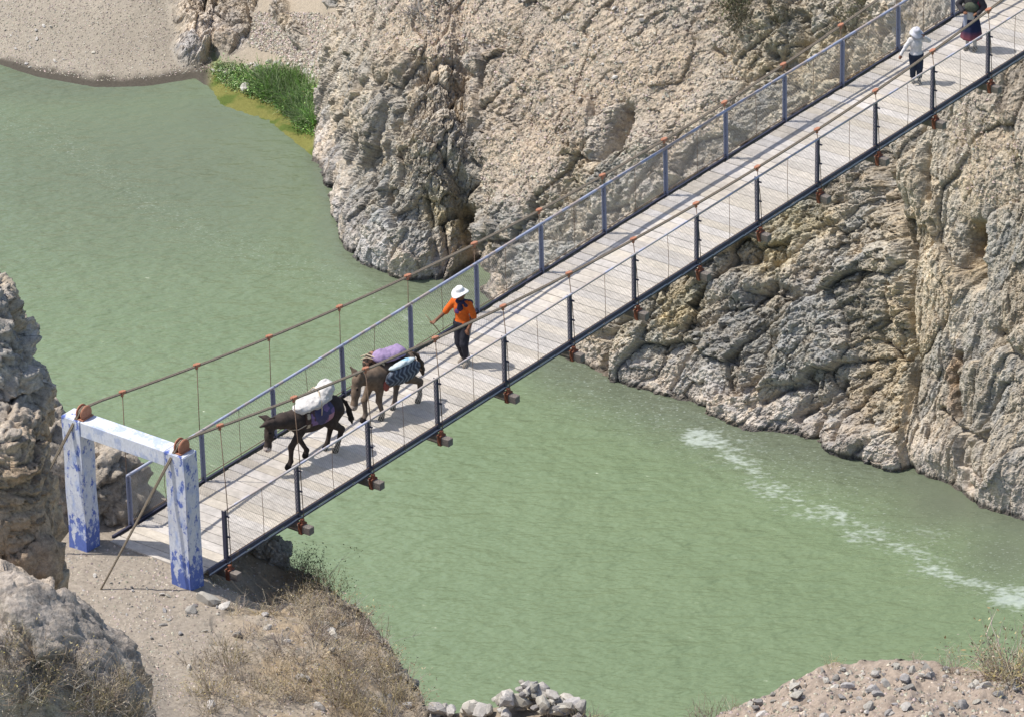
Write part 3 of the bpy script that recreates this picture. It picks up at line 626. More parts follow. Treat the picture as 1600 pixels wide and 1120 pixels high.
# ================================================================== gateway
LS, BW = 2.08695, 2.19213
def zd(X):
    i = X/LS; return .00154*i+.00061*(i-8.5)**2
def zc(X):
    i = X/LS; return zd(X)+1.20186+.02523*(i-9)+.02137*(i-9)**2
YN, YF = -.08, BW+.08
GX = -1.03
gate = empty('bridge_gateway', (GX, BW/2, -.55)); tag(gate, 'concrete gateway in peeling white and blue paint at the start of the footbridge', 'gateway')
inv = Matrix.Translation((-GX, -BW/2, .55))
def under(parent, mb, name, mat_, **kw):
    o = mb.build(name, mat_, parent, **kw); o.matrix_parent_inverse = Matrix.Identity(4); o.location = -Vector(parent.location); return o
ZT = 2.72
def column(yc, w):
    bm = bmesh.new(); bmesh.ops.create_cube(bm, size=1)
    for v in bm.verts: v.co = Vector((v.co.x*.37, v.co.y*w, v.co.z*(ZT+.55)+(ZT+.55)/2))
    bmesh.ops.subdivide_edges(bm, edges=[e for e in bm.edges if abs((e.verts[0].co-e.verts[1].co).z) > 1], cuts=14)
    bmesh.ops.bevel(bm, geom=[e for e in bm.edges if e.calc_face_angle(0) > .5], offset=.014, segments=2, affect='EDGES')
    for v in bm.verts:
        v.co.x += .006*math.sin(v.co.z*5+yc); v.co.y += .006*math.cos(v.co.z*4+yc*2)
    me = bpy.data.meshes.new('column'); bm.to_mesh(me); bm.free()
    return link('column', me, gate, M['portal'], (0, yc-BW/2, 0))
column(.03, .46); column(BW+.25, .44)
mb = MB().box((0, 0, 0), (.36, BW+.25-.22-.03-.23-.004, .30)); lint = mb.build('lintel', M['lintel'], gate, bevel=.012); lint.location = (0, (.26+BW+.03)/2-BW/2, ZT+.55-.152)
for yc in (YN+.08, YF):
    sdl = MB()
    sdl.lathe([(.05, -.075), (.135, -.075), (.15, -.06), (.15, -.045), (.085, -.025), (.085, .025), (.15, .045), (.15, .06), (.135, .075), (.05, .075)], (0, 0, 0), 'y', 20)
    s_ = sdl.build('cable_saddle', M['orange'], gate, sm=False); s_.location = (0, yc-BW/2, ZT+.55+.10)
    pl = MB().box((0, 0, -.085), (.30, .2, .02)).build('saddle_plate', M['orange'], s_)
# ================================================================== bridge
NS = 17; XE = NS*LS
bridge = empty('footbridge', (0, 0, 0)); tag(bridge, 'long cable footbridge with grey plank deck and blue wire mesh railings over the green river', 'footbridge')
# deck planks, each its own piece
pw = LS/8; variants = []
for k in range(6):
    m_ = MB(); g = random.uniform(.010, .024); m_.box((0, 0, -.0225), (pw-g, BW-.07+random.uniform(-.02, .02), .045)); me = m_.mesh('plank', bevel=.004)
    for v in me.vertices: v.co.z += .003*math.sin(v.co.y*3+k)
    me.materials.append(M['plank']); variants.append(me)
kx = -2
while True:
    X = kx*pw+pw/2-.14; kx += 1
    if X > XE: break
    o = link('plank', random.choice(variants), bridge); o.location = (X+random.uniform(-.002, .002), BW/2+random.uniform(-.012, .012), zd(X)+random.uniform(-.003, .003))
    o.rotation_euler = (random.uniform(-.002, .002), random.uniform(-.012, .012), random.uniform(-.004, .004)+(math.pi if random.random() < .5 else 0))
Xs = [i*LS for i in range(NS+1)]
fine = [i*LS/4 for i in range(-1, NS*4+1)]
for side, y, sg in (('near', -.035, -1), ('far', BW+.035, 1)):
    e = MB(); lp = MB(); prev = None
    for X in fine:
        p_ = Vector((X, y, zd(X)))
        if prev is not None:
            e.bar(prev+Vector((0, 0, .0)), p_+Vector((0, 0, .0)), .012, .078); e.bar(prev+Vector((0, -sg*.022, .034)), p_+Vector((0, -sg*.022, .034)), .032, .011)
            lp.bar(prev+Vector((0, sg*.018, -.056)), p_+Vector((0, sg*.018, -.044)), .026, .010); e.bar(prev+Vector((0, sg*.010, -.075)), p_+Vector((0, sg*.010, -.075)), .014, .05)
        prev = p_
    e.build('edge_beam', M['shaded_blue'], bridge); lp.build('lower_flange', M['flange'], bridge)
for y in (.5, BW/2, BW-.5):
    e = MB(); prev = None
    for X in fine[1::2]:
        p_ = Vector((X, y, zd(X)-.046-.05-.008))
        if prev is not None: e.bar(prev, p_, .06, .1)
        prev = p_
    e.build('stringer', M['beam'], bridge)
# cross beams with rusty hanger brackets
cb = MB().box((0, 0, 0), (.14, BW+.66, .15)).mesh('cross_beam', bevel=.008); cb.materials.append(M['beam'])
br = MB(); br.box((0, 0, .0), (.17, .085, .21)).box((0, .0, .135), (.07, .06, .10)).box((0, .06, .03), (.11, .04, .12)); br = br.mesh('bracket', bevel=.005); br.materials.append(M['rust'])
for i, X in enumerate(Xs):
    z = zd(X)-.245
    o = link('cross_beam', cb, bridge, None, (X, BW/2, z)); o.rotation_euler = (0, random.uniform(-.02, .02), random.uniform(-.012, .012))
    for y in (YN-BW/2-.03, YF-BW/2+.03):
        link('bracket', br, o, None, (0, y, 0)).rotation_euler = (0, 0, 0 if y < 0 else math.pi)
# posts
def angle(h, w=.062, t=.009):
    m_ = MB(); m_.box((0, 0, h/2), (w, t, h)); m_.box((-w/2+t/2, w/2+t/2+.0005, h/2), (t, w, h)); return m_
pm_n = angle(1.10).mesh('post'); pm_n.materials.append(M['shaded_blue']); pm_f = angle(1.10).mesh('post'); pm_f.materials.append(M['bluepaint'])
stub = MB().box((0, 0, 0), (.03, .075, .028)).mesh('hanger_clip', bevel=.003); stub.materials.append(M['shaded_blue'])
for X in Xs:
    o = link('rail_post', pm_n, bridge, None, (X, -.055, zd(X)-.07)); o.rotation_euler = (random.uniform(-.012, .012), random.uniform(-.01, .01), 0)
    for h in (.97, .55, .13): link('hanger_clip', stub, o, None, (.035, -.02, h))
    o = link('rail_post', pm_f, bridge, None, (X, BW+.05, zd(X)-.07)); o.rotation_euler = (random.uniform(-.012, .012), random.uniform(-.01, .01), math.pi)
    for h in (.97, .55, .13): link('hanger_clip', stub, o, None, (-.035, -.02, h))
for y, w, nm in ((-.05, .045, 'nearrail'), (BW+.05, .06, 'railpaint')):
    m_ = MB(); m_.tube([(X, y, zd(X)+1.03+random.uniform(-.004, .004)) for X in Xs], w/2, 8); m_.build('handrail', M[nm], bridge, sm=True)
    m_ = MB(); m_.tube([(X, y, zd(X)+.075) for X in Xs], .009, 6); m_.build('mesh_rod', M['rod'], bridge, sm=True)
# main cables: twin ropes each
def rope(y, name='main_cable'):
    m_ = MB()
    dx = -2.2; gz = (YN if y < 1 else YF)
    an = at(150, 938, -.15); back = Vector((an[0], an[1]+(y-YN), an[2]-.1))
    for s_ in (-.017, .017):
        top = [(GX+.0, y+s_, ZT+.10+.088+.015)]
        pts = [tuple(Vector((GX-.09, y+s_, ZT+.10+.07)).lerp(back, t)) for t in [1, .8, .6, .4, .2, 0]]
        pts += top+[(GX+.12, y+s_, ZT+.10+.072)]
        X = -.55
        while X <= XE: pts.append((X, y+s_, zc(X)+.0)); X += LS/4
        m_.tube(pts, .0175, 7)
    return m_.build(name, M['cable'], bridge, sm=True)
rope(YN+.08); rope(YF)
cl = MB(); cl.box((0, 0, .0), (.12, .085, .06)).box((0, 0, -.055), (.05, .04, .06)); cl.box((.07, .0, .012), (.035, .05, .03)).box((-.07, .0, .012), (.035, .05, .03)); cl = cl.mesh('cable_clamp', bevel=.006); cl.materials.append(M['orange'])
for y, yb in ((YN+.08, YN-.03), (YF, YF+.03)):
    for i, X in enumerate(Xs):
        s0 = (zc(X+.3)-zc(X-.3))/.6
        h = MB(); h.tube([(X+.04, y, zc(X)-.06), (X+.045, (y*.4+yb*.6), (zc(X)+zd(X))/2), (X+.04, yb, zd(X)-.16)], .0085, 6); hg = h.build('hanger', M['rod'], bridge, sm=True)
        c_ = link('cable_clamp', cl, bridge, None, (X+.04, y, zc(X)+.012)); c_.rotation_euler = (0, -math.atan(s0)+random.uniform(-.05, .05), random.uniform(-.06, .06))
# wire mesh and the bent stays between the posts
for y in (-.045, BW+.045):
    m_ = MB(); zb, zt, sp = .08, 1.02, .082
    for i in range(NS):
        X0, X1 = Xs[i]+.02, Xs[i+1]-.02
        for sg in (1, -1):
            c0 = -1.0
            while c0 < (X1-X0)+1.0:
                # line x = c0 + sg*(z-zb) in the panel
                pts = []
                for zz_ in (zb, zt):
                    pts.append((c0+(zz_-zb if sg > 0 else zt-zz_)*1.0, zz_))
                (xa, za), (xb_, zb_) = pts
                if xa > xb_: xa, za, xb_, zb_ = xb_, zb_, xa, za
                lo, hi = 0.0, X1-X0
                if xb_ > lo and xa < hi and xb_ > xa:
                    t0 = max(0, (lo-xa)/(xb_-xa)); t1 = min(1, (hi-xa)/(xb_-xa))
                    if t1-t0 > .02:
                        A_ = (X0+xa+(xb_-xa)*t0, za+(zb_-za)*t0); B_ = (X0+xa+(xb_-xa)*t1, za+(zb_-za)*t1)
                        m_.bar((A_[0], y+sg*.002, A_[1]+zd(A_[0])), (B_[0], y+sg*.002, B_[1]+zd(B_[0])), (.0028), .0028)
                c0 += sp
    tag(m_.build('wire_mesh', M['wire'], bridge), kind='stuff')
    for i in range(NS):
        X = Xs[i]+LS*(.5+random.uniform(-.04, .04)); b_ = random.uniform(-.04, .04)
        MB().tube([(X, y-.012, zd(X)+1.0), (X+b_*.6, y-.012, zd(X)+.7), (X+b_, y-.012, zd(X)+.4), (X+.01, y-.012, zd(X)+.03)], .0055, 5).build('stay', M['rod'], bridge, sm=True)
print('bridge', time.time()-T0)
# ================================================================== figures: smooth implicit forms, meshed
def cap(a, b, ra, rb, col=0): return ('c', np.array(a, float), np.array(b, float), ra, rb, col)
def ell(c, r, col=0, pitch=0.0, yaw=0.0, roll=0.0):
    R = Matrix.Rotation(yaw, 3, 'Z') @ Matrix.Rotation(pitch, 3, 'Y') @ Matrix.Rotation(roll, 3, 'X')
    return ('e', np.array(c, float), np.array(r, float), np.array(R), 0, col)
def chain(pts, rads, col=0): return [cap(pts[i], pts[i+1], rads[i], rads[i+1], col if not hasattr(col, '__len__') else col[i]) for i in range(len(pts)-1)]
def form(name, prims, h=.012, k=.03, inflate=0.0, cut=None, pal=((.5, .5, .5),), wrinkle=0.0, wscale=6, seed=0, shell=None, paint_=None):
    lo = np.full(3, 1e9); hi = -lo; bb = []
    for p_ in prims:
        if p_[0] == 'c': r = max(p_[3], p_[4]); l = np.minimum(p_[1], p_[2])-r; u = np.maximum(p_[1], p_[2])+r
        else: e = np.abs(p_[3]) @ p_[2]; l = p_[1]-e; u = p_[1]+e
        bb.append((l-inflate, u+inflate)); lo = np.minimum(lo, l); hi = np.maximum(hi, u)
    mg = inflate+wrinkle+4*h; lo = lo-mg; hi = hi+mg; n = np.ceil((hi-lo)/h).astype(int)+1
    F = np.full(n, .3, np.float32); I = np.zeros(n, np.int16); best = np.full(n, 9., np.float32)
    gx_ = [lo[j]+h*np.arange(n[j]) for j in range(3)]
    for p_, (l, u) in zip(prims, bb):
        a0 = np.maximum(((l-lo)/h-(k/h+4)).astype(int), 0); a1 = np.minimum(((u-lo)/h+(k/h+5)).astype(int), n)
        sl_ = tuple(slice(a0[j], a1[j]) for j in range(3))
        X, Y, Z = np.meshgrid(*[gx_[j][sl_[j]] for j in range(3)], indexing='ij'); P = np.stack([X, Y, Z], -1)
        if p_[0] == 'c':
            d = p_[2]-p_[1]; t = np.clip(((P-p_[1]) @ d)/(d @ d+1e-9), 0, 1); s_ = np.linalg.norm(P-p_[1]-t[..., None]*d, axis=-1)-(p_[3]+(p_[4]-p_[3])*t)
        else:
            q = (P-p_[1]) @ p_[3]; k0 = np.linalg.norm(q/p_[2], axis=-1); k1 = np.linalg.norm(q/p_[2]**2, axis=-1)+1e-9; s_ = k0*(k0-1)/k1
        f = F[sl_]; hh = np.clip(.5+.5*(f-s_)/k, 0, 1); F[sl_] = f*(1-hh)+s_*hh-k*hh*(1-hh)
        m = s_ < best[sl_]; best[sl_][m] = s_[m]; I[sl_][m] = p_[5]
    F -= inflate
    if cut is not None or wrinkle:
        X, Y, Z = np.meshgrid(*gx_, indexing='ij'); P = np.stack([X, Y, Z], -1).reshape(-1, 3)
        if wrinkle: F += (wrinkle*fbm(P*wscale, 3, seed+200)).reshape(F.shape)
        if cut is not None: F = np.maximum(F, cut(P).reshape(F.shape).astype(np.float32))
    F[0] = F[-1] = .1; F[:, 0] = F[:, -1] = .1; F[:, :, 0] = F[:, :, -1] = .1
    S_ = F < 0; cs = sum(S_[a:n[0]-1+a, b:n[1]-1+b, c:n[2]-1+c].astype(np.int8) for a in (0, 1) for b in (0, 1) for c in (0, 1))
    act = (cs > 0) & (cs < 8); ids = np.full(act.shape, -1, np.int64); ci = np.argwhere(act); ids[act] = np.arange(len(ci))
    acc = np.zeros((len(ci), 3)); cnt = np.zeros(len(ci))
    cor = [(a, b, c) for a in (0, 1) for b in (0, 1) for c in (0, 1)]
    for a in cor:
        for ax in range(3):
            if a[ax]: continue
            b = list(a); b[ax] = 1; fa = F[tuple((ci+np.array(a)).T)]; fb = F[tuple((ci+np.array(b)).T)]; m = (fa < 0) != (fb < 0)
            t = np.where(m, fa/(fa-fb+1e-12), 0); pt = np.array(a)+0.0; pos = np.tile(pt, (len(ci), 1)); pos[:, ax] += t
            acc[m] += pos[m]; cnt[m] += 1
    V = lo+h*(ci+acc/cnt[:, None]); Q = []
    for ax in range(3):
        o1, o2 = [(1, 2), (2, 0), (0, 1)][ax]
        sa_ = [slice(None)]*3; sb_ = [slice(None)]*3; sa_[ax] = slice(0, -1); sb_[ax] = slice(1, None)
        e = np.argwhere(S_[tuple(sa_)] != S_[tuple(sb_)]); flip = S_[tuple(e.T)]
        def cell(d1, d2):
            c = e.copy(); c[:, o1] -= d1; c[:, o2] -= d2; return ids[tuple(c.T)]
        q = np.stack([cell(1, 1), cell(0, 1), cell(0, 0), cell(1, 0)], 1); q[~flip] = q[~flip][:, ::-1]; Q.append(q)
    Q = np.concatenate(Q); Q = Q[(Q >= 0).all(1)]
    ci_ = np.minimum(np.round((V-lo)/h).astype(int), n-1); colr = np.array(pal, float)[I[tuple(ci_.T)]]
    if paint_ is not None: colr = paint_(V, colr)
    me = raw_mesh(name, V, Q, colr, True); return me
def hair_mat(name, rough=.8, lo=.7, hi=1.25, scale=18, bump=.004, bs=60, spec=.2): return mat(name, (.3,)*3, rough, (lo, hi), scale, bump, bs, spec, attr=True)
M['fur'] = hair_mat('donkey_coat', .85, .65, 1.3, 14, .006, 70); M['cloth'] = hair_mat('cloth', .9, .82, 1.15, 12, .004, 50); M['skin'] = hair_mat('skin', .6, .85, 1.1, 20, 0)
M['straw'] = mat('white_straw', (.66, .65, .62), .85, (.76, .75, .72), 40, .002, 90); M['sack'] = mat('woven_white_sack', (.48, .455, .42), .8, (.62, .595, .56), 6, .012, 14)
M['stick'] = mat('bare_stick', (.22, .15, .09), .8, (.30, .21, .13), 30, 0); M['rope'] = mat('fibre_rope', (.45, .36, .25), .9, (.55, .46, .34), 40, 0)
def donkey(name, label, loc, rz, scale, pal, hoof, head, ears, tail, sway=0):
    root = empty(name, loc, rz); root.scale = (scale,)*3; tag(root, label, 'donkey')
    b = [ell((0, 0, .80), (.50, .20, .215), 0), ell((.30, 0, .80), (.24, .175, .235), 0), ell((-.34, 0, .845), (.25, .185, .20), 0), ell((.02, 0, .69), (.38, .175, .17), 2), ell((.36, 0, .93), (.16, .09, .10), 0)]
    poll, muz = np.array(head[0], float), np.array(head[1], float)
    nb = np.array([.42, 0, .86]); mid = (nb+poll)/2+np.array([0, 0, .02])
    b += chain([nb, mid, poll], [.175, .135, .095], 0)
    d = muz-poll; L_ = np.linalg.norm(d); d /= L_
    b += [cap(poll, poll+d*L_*.5, .09, .075, 0), cap(poll+d*L_*.45, muz, .073, .052, 0), ell(muz, (.06, .055, .058), 1), cap(muz-d*.05, muz+d*.012, .054, .05, 1)]
    for s_ in (-1, 1):
        b.append(ell(poll+d*.13+np.array([.04, s_*.066, .012]), (.016, .012, .016), 3))       # eye
        b.append(ell(muz+d*.03+np.array([.03, s_*.028, .02]), (.012, .009, .012), 3))         # nostril
    for s_, (e1, e2) in zip((1, -1), ears):
        b += chain([poll+np.array([-.02, s_*.05, .06]), poll+np.array(e1), poll+np.array(e2)], [.034, .044, .014], [0, 0])
    for i_, (s_, hx, hy) in enumerate(hoof):
        fore = i_ < 2; y = s_*.105
        if fore:
            t = np.array([.33, y, .70]); ft = np.array([hx, hy, .0]); kn = t*.45+ft*.55+np.array([.05+.1*max(0, hx-.33), 0, .05]); kn[2] = .40
            fe = ft+np.array([-.05 if hx > .4 else -.02, 0, .12])
            b += chain([t, kn, fe, ft+np.array([.015, 0, .035])], [.088, .05, .036, .042], [0, 4, 4]); b.append(cap(ft+np.array([.012, 0, .045]), ft+np.array([.022, 0, .022]), .043, .05, 3))
        else:
            t = np.array([-.40, y, .80]); st = np.array([-.27+.25*(hx+.38), y, .60]); ft = np.array([hx, hy, .0]); hk = np.array([hx-(.13 if hx > -.45 else .03), y*.95, .40]); fe = ft+np.array([-.035, 0, .12])
            b += chain([t, st, hk, fe, ft+np.array([.015, 0, .035])], [.14, .098, .052, .036, .042], [0, 0, 4, 4]); b.append(cap(ft+np.array([.012, 0, .045]), ft+np.array([.022, 0, .022]), .042, .05, 3))
    me = form('body', b, .0125, .045, pal=pal); link('body', me, root, M['fur'])
    mn = [cap(nb+(poll-nb)*t_+np.array([0, 0, .115-.03*t_]), nb+(poll-nb)*(t_+.2)+np.array([0, 0, .118-.03*t_]), .028, .026, 0) for t_ in np.linspace(.1, .85, 5)]
    link('mane', form('mane', mn, .012, .02, pal=(np.array(pal[0])*.5,), wrinkle=.012, wscale=30), root, M['fur'])
    tl = chain(tail, [.035, .03, .045, .05, .015], 0); link('tail', form('tail', tl, .012, .02, pal=(np.array(pal[0])*.55,), wrinkle=.014, wscale=22), root, M['fur'])
    return root
Zd = zd(4.0)
D1 = (4.04, 1.12, zd(4.04)+.004)
dark = ((.052, .039, .032), (.42, .35, .31), (.05, .038, .03), (.012, .010, .009), (.045, .034, .029))
dk1 = donkey('donkey', 'dark brown donkey with pale muzzle carrying a white sack on the bridge', D1, math.pi-.26, 1.08, dark,
             [(1, .62, .05), (-1, .14, -.10), (1, -.36, .10), (-1, -.28, -.09)], ((.95, .03, .96), (1.05, .06, .55)), (((.12, .05, .06), (.28, .09, .08)), ((.02, -.10, .09), (.10, -.18, .12))),
             [(-.56, 0, .93), (-.66, .02, .82), (-.70, .05, .66), (-.72, .07, .52), (-.73, .08, .40)])
D2 = (6.21, 1.05, zd(6.21)+.004)
brown = ((.150, .108, .076), (.36, .30, .25), (.24, .19, .145), (.02, .016, .014), (.165, .13, .105))
dk2 = donkey('donkey', 'grey brown donkey loaded with a purple bundle and dark saddlebags on the bridge', D2, math.pi-.15, 1.07, brown,
             [(1, .30, .09), (-1, .56, -.10), (1, -.60, .08), (-1, -.12, -.06)], ((.76, .0, .92), (.90, .03, .47)), (((-.02, .09, .12), (.02, .13, .24)), ((-.02, -.09, .12), (.03, -.14, .23))),
             [(-.56, 0, .95), (-.66, .02, .88), (-.72, .04, .72), (-.74, .05, .58), (-.75, .05, .46)])
# gear that the first donkey wears
bl = [ell((-.06, 0, .83), (.42, .222, .215), 0), ell((.16, 0, .84), (.12, .205, .22), 1)]
def blanket_col(V, c):
    n = fbm(V*7, 3, 77)[:, None]; c = np.where(n > .16, np.array([[.20, .13, .25]]), c); c = np.where((V[:, 0:1] < -.14) & (V[:, 2:3] < .84) & (n > -.25) & (V[:, 2:3] > .72), np.array([[.42, .22, .26]]), c); return c
link('saddle_blanket', form('saddle_blanket', bl, .014, .03, .012, cut=lambda P: np.maximum(.665+.05*np.sin(P[:, 0]*9)-P[:, 2], np.abs(P[:, 0]+.07)-.36), pal=((.075, .07, .13), (.10, .06, .06)), wrinkle=.012, wscale=9, paint_=blanket_col), dk1, M['cloth'])
def collar_col(V, c):
    a = np.arctan2(V[:, 1], V[:, 2]-.62)*14; return np.where((np.sin(a) > .1)[:, None] & (np.abs(V[:, 0:1]-.25-(.95-V[:, 2:3])*.12) < .033), np.array([[.46, .38, .27]]), np.array([[.07, .045, .035]]))
link('striped_collar', form('striped_collar', [ell((.26, 0, .83), (.25, .20, .235), 0)], .012, .02, .02, cut=lambda P: np.maximum(np.abs(P[:, 0]-.25-(.95-P[:, 2])*.12)-.05, .70-P[:, 2]), paint_=collar_col), dk1, M['cloth'])
rp = MB()
for s_ in (1, -1): rp.tube([(.30, s_*.205, .80), (.46, s_*.16, .74), (.56, s_*.05, .72), (.565, 0, .72)], .009, 5)
rp.tube([(.62, .118, .90), (.60, .06, 1.045), (.60, -.06, 1.045), (.62, -.118, .90)], .008, 5); rp.build('breast_rope', M['rope'], dk1, sm=True)
def place(o, d): o.matrix_world = d.matrix_world; return o
bpy.context.view_layer.update()
def load(name, me, mat_, d, label, cat):
    o = link(name, me, None, mat_); o.matrix_world = Matrix.Translation(d.location) @ Matrix.Rotation(d.rotation_euler.z, 4, 'Z') @ Matrix.Diagonal((*d.scale, 1)); return tag(o, label, cat)
sk = [ell((.02, .02, 1.09), (.36, .20, .10), 0, .12), ell((-.12, .0, 1.15), (.27, .17, .11), 0, .42), ell((-.26, -.01, 1.24), (.15, .13, .085), 0, .55), ell((.28, .05, 1.05), (.14, .13, .06), 0, .15)]
ws = load('sack', form('sack', sk, .0125, .11, wrinkle=.045, wscale=7, pal=((.5, .5, .5),)), M['sack'], dk1, 'lumpy white sack tied over the back of the dark donkey', 'sack')
rp = MB(); rp.tube([(.0, .21, .84), (.0, .235, .98), (-.02, .20, 1.13), (-.05, .08, 1.285), (-.06, -.08, 1.285), (-.04, -.20, 1.16), (-.0, -.215, .95)], .010, 5); rp.build('lashing', M['rope'], ws, sm=True)
# load of the second donkey
def bag_col(V, c):
    n = fbm(V*14, 2, 3); return np.where((np.sin(V[:, 0]*62+2.2*np.sin(V[:, 2]*34)+n) > .35)[:, None], np.array([[.19, .215, .25]]), np.array([[.06, .066, .085]]))
bag = [ell((-.10, .245, .84), (.42, .085, .165), 0), ell((-.10, .25, .77), (.38, .085, .13), 0)]
o = load('saddlebag', form('saddlebag', bag, .0125, .04, wrinkle=.014, wscale=9, paint_=bag_col), M['cloth'], dk2, 'dark blue grey woven saddlebag hanging on the side of the brown donkey', 'bag')
link('plastic_lining', form('plastic_lining', [ell((-.10, .225, 1.0), (.32, .075, .045), 0), ell((-.18, .22, 1.01), (.14, .06, .04), 1)], .0125, .03, wrinkle=.016, wscale=14, pal=((.52, .58, .58), (.30, .50, .62))), o, M['cloth'])
link('red_flap', form('red_flap', [ell((.27, .205, .70), (.075, .03, .11), 0)], .011, .02, wrinkle=.01, pal=((.30, .09, .07),)), o, M['cloth'])
o = load('bundle', form('bundle', [ell((-.02, -.03, 1.12), (.30, .18, .10), 0, 0), ell((-.20, -.02, 1.10), (.20, .16, .09), 0), ell((.14, -.05, 1.14), (.14, .13, .09), 0)], .0125, .08, wrinkle=.035, wscale=7, pal=((.30, .22, .355),)), M['cloth'], dk2, 'pale purple cloth bundle on top of the brown donkey', 'bundle')
def bask_col(V, c):
    return np.where(((np.sin(V[:, 0]*60) > .35) ^ (np.sin(V[:, 2]*55) > .3))[:, None], np.array([[.30, .17, .11]]), np.array([[.06, .045, .035]]))
o = load('basket_bag', form('basket_bag', [ell((.16, -.25, .98), (.22, .12, .19), 0), ell((.05, -.25, .85), (.30, .10, .15), 0)], .0125, .04, wrinkle=.012, wscale=9, paint_=bask_col), M['cloth'], dk2, 'brown and black woven bag strapped on the far flank of the brown donkey', 'bag')
rp = MB()
for dz in (0, .06): rp.tube([(.36, -.33, 1.06+dz), (.34, -.2, 1.14+dz), (.26, -.02, 1.12+dz*.6), (.22, .12, 1.05+dz*.3)], .011, 5)
rp.build('strap', M['rope'], o, sm=True)
print('donkeys', time.time()-T0)

def hand(w, dirv, side, curl=.5):
    """palm, four fingers and a thumb from the wrist w along dirv"""
    d = np.array(dirv, float); d /= np.linalg.norm(d); up = np.array([0, 0, 1.0]) if abs(d[2]) < .8 else np.array([1.0, 0, 0]); sd = np.cross(d, up); sd /= np.linalg.norm(sd); dn = np.cross(sd, d)
    out = [cap(w, w+d*.075, .028, .030, 1)]
    for k_, (l, off) in enumerate(zip((.068, .078, .074, .058), (-.027, -.009, .009, .026))):
        a = np.array(w)+d*.075+sd*off; m = a+d*l*.55-dn*.01*side; e = m+d*l*.5*(1-curl)-dn*l*.5*curl*side
        out += [cap(a, m, .0105, .0095, 1), cap(m, e, .0095, .008, 1)]
    a = np.array(w)+d*.03+sd*.028*side; out += [cap(a, a+d*.035+sd*.025*side, .012, .0105, 1), cap(a+d*.035+sd*.025*side, a+d*.065+sd*.022*side, .0105, .009, 1)]
    return out
def person(name, label, loc, rz, Ht, arms, legs, skin, head_yaw=0.0, head_tilt=0.0, hairc=(.015, .012, .01), bulk=1.0, headscale=1.0):
    """one continuous body posed by its joints; returns the root and what the clothes are cut from"""
    root = empty(name, loc, rz); root.scale = (Ht/1.65,)*3; tag(root, label, 'person')
    tor = [ell((.0, 0, 1.20), (.105*bulk, .155*bulk, .18), 0), ell((-.005, 0, 1.02), (.095*bulk, .13*bulk, .15), 0), ell((0, 0, .90), (.115*bulk, .155*bulk, .115), 0), cap((-.0, -.13, 1.335), (-.0, .13, 1.335), .058, .058, 0)]
    nk = [cap((.0, 0, 1.34), (.02, 0, 1.44), .054, .05, 1)]
    hc = np.array([.03, 0, 1.535]); cy, sy = math.cos(head_yaw), math.sin(head_yaw); ct, st = math.cos(head_tilt), math.sin(head_tilt)
    def hp(v):
        x, y, z = np.array(v)*headscale; x, z = x*ct+z*st, -x*st+z*ct; return hc+np.array([x*cy-y*sy, x*sy+y*cy, z])
    hd = [ell(hc, np.array([.092, .076, .112])*headscale, 1, head_tilt, head_yaw), cap(hp((.03, 0, -.06)), hp((.055, 0, -.085)), .05*headscale, .036*headscale, 1), cap(hp((.085, 0, .012)), hp((.108, 0, -.025)), .012, .016, 1)]
    for s_ in (-1, 1):
        hd += [ell(hp((.082, s_*.032, .012)), (.012, .014, .009), 3), ell(hp((.0, s_*.078, -.01)), (.02, .01, .03), 1), ell(hp((.083, s_*.033, .03)), (.012, .018, .006), 2)]
    hd += [cap(hp((.088, -.02, -.06)), hp((.088, .02, -.06)), .008, .008, 4), ell(hp((-.02, 0, .03)), np.array([.088, .082, .098])*headscale, 2, head_tilt, head_yaw)]
    ar, lg, ft = [], [], []
    for s_, (el_, wr, hdv, cu) in zip((1, -1), arms):
        sh = (0, s_*.165, 1.335); ar += [cap(sh, el_, .054, .042, 1), cap(el_, wr, .041, .028, 1)]+hand(np.array(wr, float), hdv, s_, cu)
    for s_, (kn, an, toe) in zip((1, -1), legs):
        hp_ = (0, s_*.085, .87); lg += [cap(hp_, kn, .088*bulk, .058, 0), cap(kn, an, .056, .038, 0)]; a = np.array(an, float); t_ = np.array(toe, float)
        ft += [cap(a+np.array([0, 0, -.02]), (a[0], a[1], t_[2]+.005), .04, .04, 5), cap((a[0]-.03, a[1], t_[2]), t_, .038, .034, 5)]
    pal = ((.3, .3, .3), skin, hairc, (.02, .015, .012), tuple(np.array(skin)*.6), skin)
    link('body', form('body', tor+nk+hd+ar+lg+ft, .0085, .022, pal=pal), root, M['skin'])
    return root, tor, nk, ar, lg, ft, hp
skin = (.20, .095, .055)
# ---- drover
mroot, tor, nk, ar, lg, ft, hp = person('person', 'person in orange shirt and white brimmed hat driving donkeys across the bridge', (8.56, 1.12, zd(8.5)+.002), math.pi+.12, 1.62,
    [((.0, .26, 1.09), (.14, .22, .88), (.25, -.1, -1), .6), ((.12, -.30, 1.12), (.26, -.43, .97), (.6, -.45, -.35), .75)],
    [((.10, .08, .48), (-.02, .075, .085), (.13, .09, .036)), ((.05, -.06, .47), (-.12, -.07, .10), (.02, -.075, .038))], skin, -.45, .3)
link('shirt', form('shirt', tor[:2]+tor[3:]+[ar[0], ar[10+0+4]] if False else tor[:2]+tor[3:]+[tor[2]]+[p_ for p_ in ar if p_[3] > .05], .0095, .025, .018, cut=lambda P: np.maximum(.90+.02*np.sin(P[:, 1]*20)-P[:, 2], P[:, 2]-1.40), pal=((.60, .12, .018), (.60, .12, .018)), wrinkle=.012, wscale=10), mroot, M['cloth'])
def tr_col(V, c): return np.where((np.abs(V[:, 1:2]) > .125) & (V[:, 2:3] < .85) & (np.abs(V[:, 0:1]-.03) < .025), np.array([[.22, .22, .23]]), c)
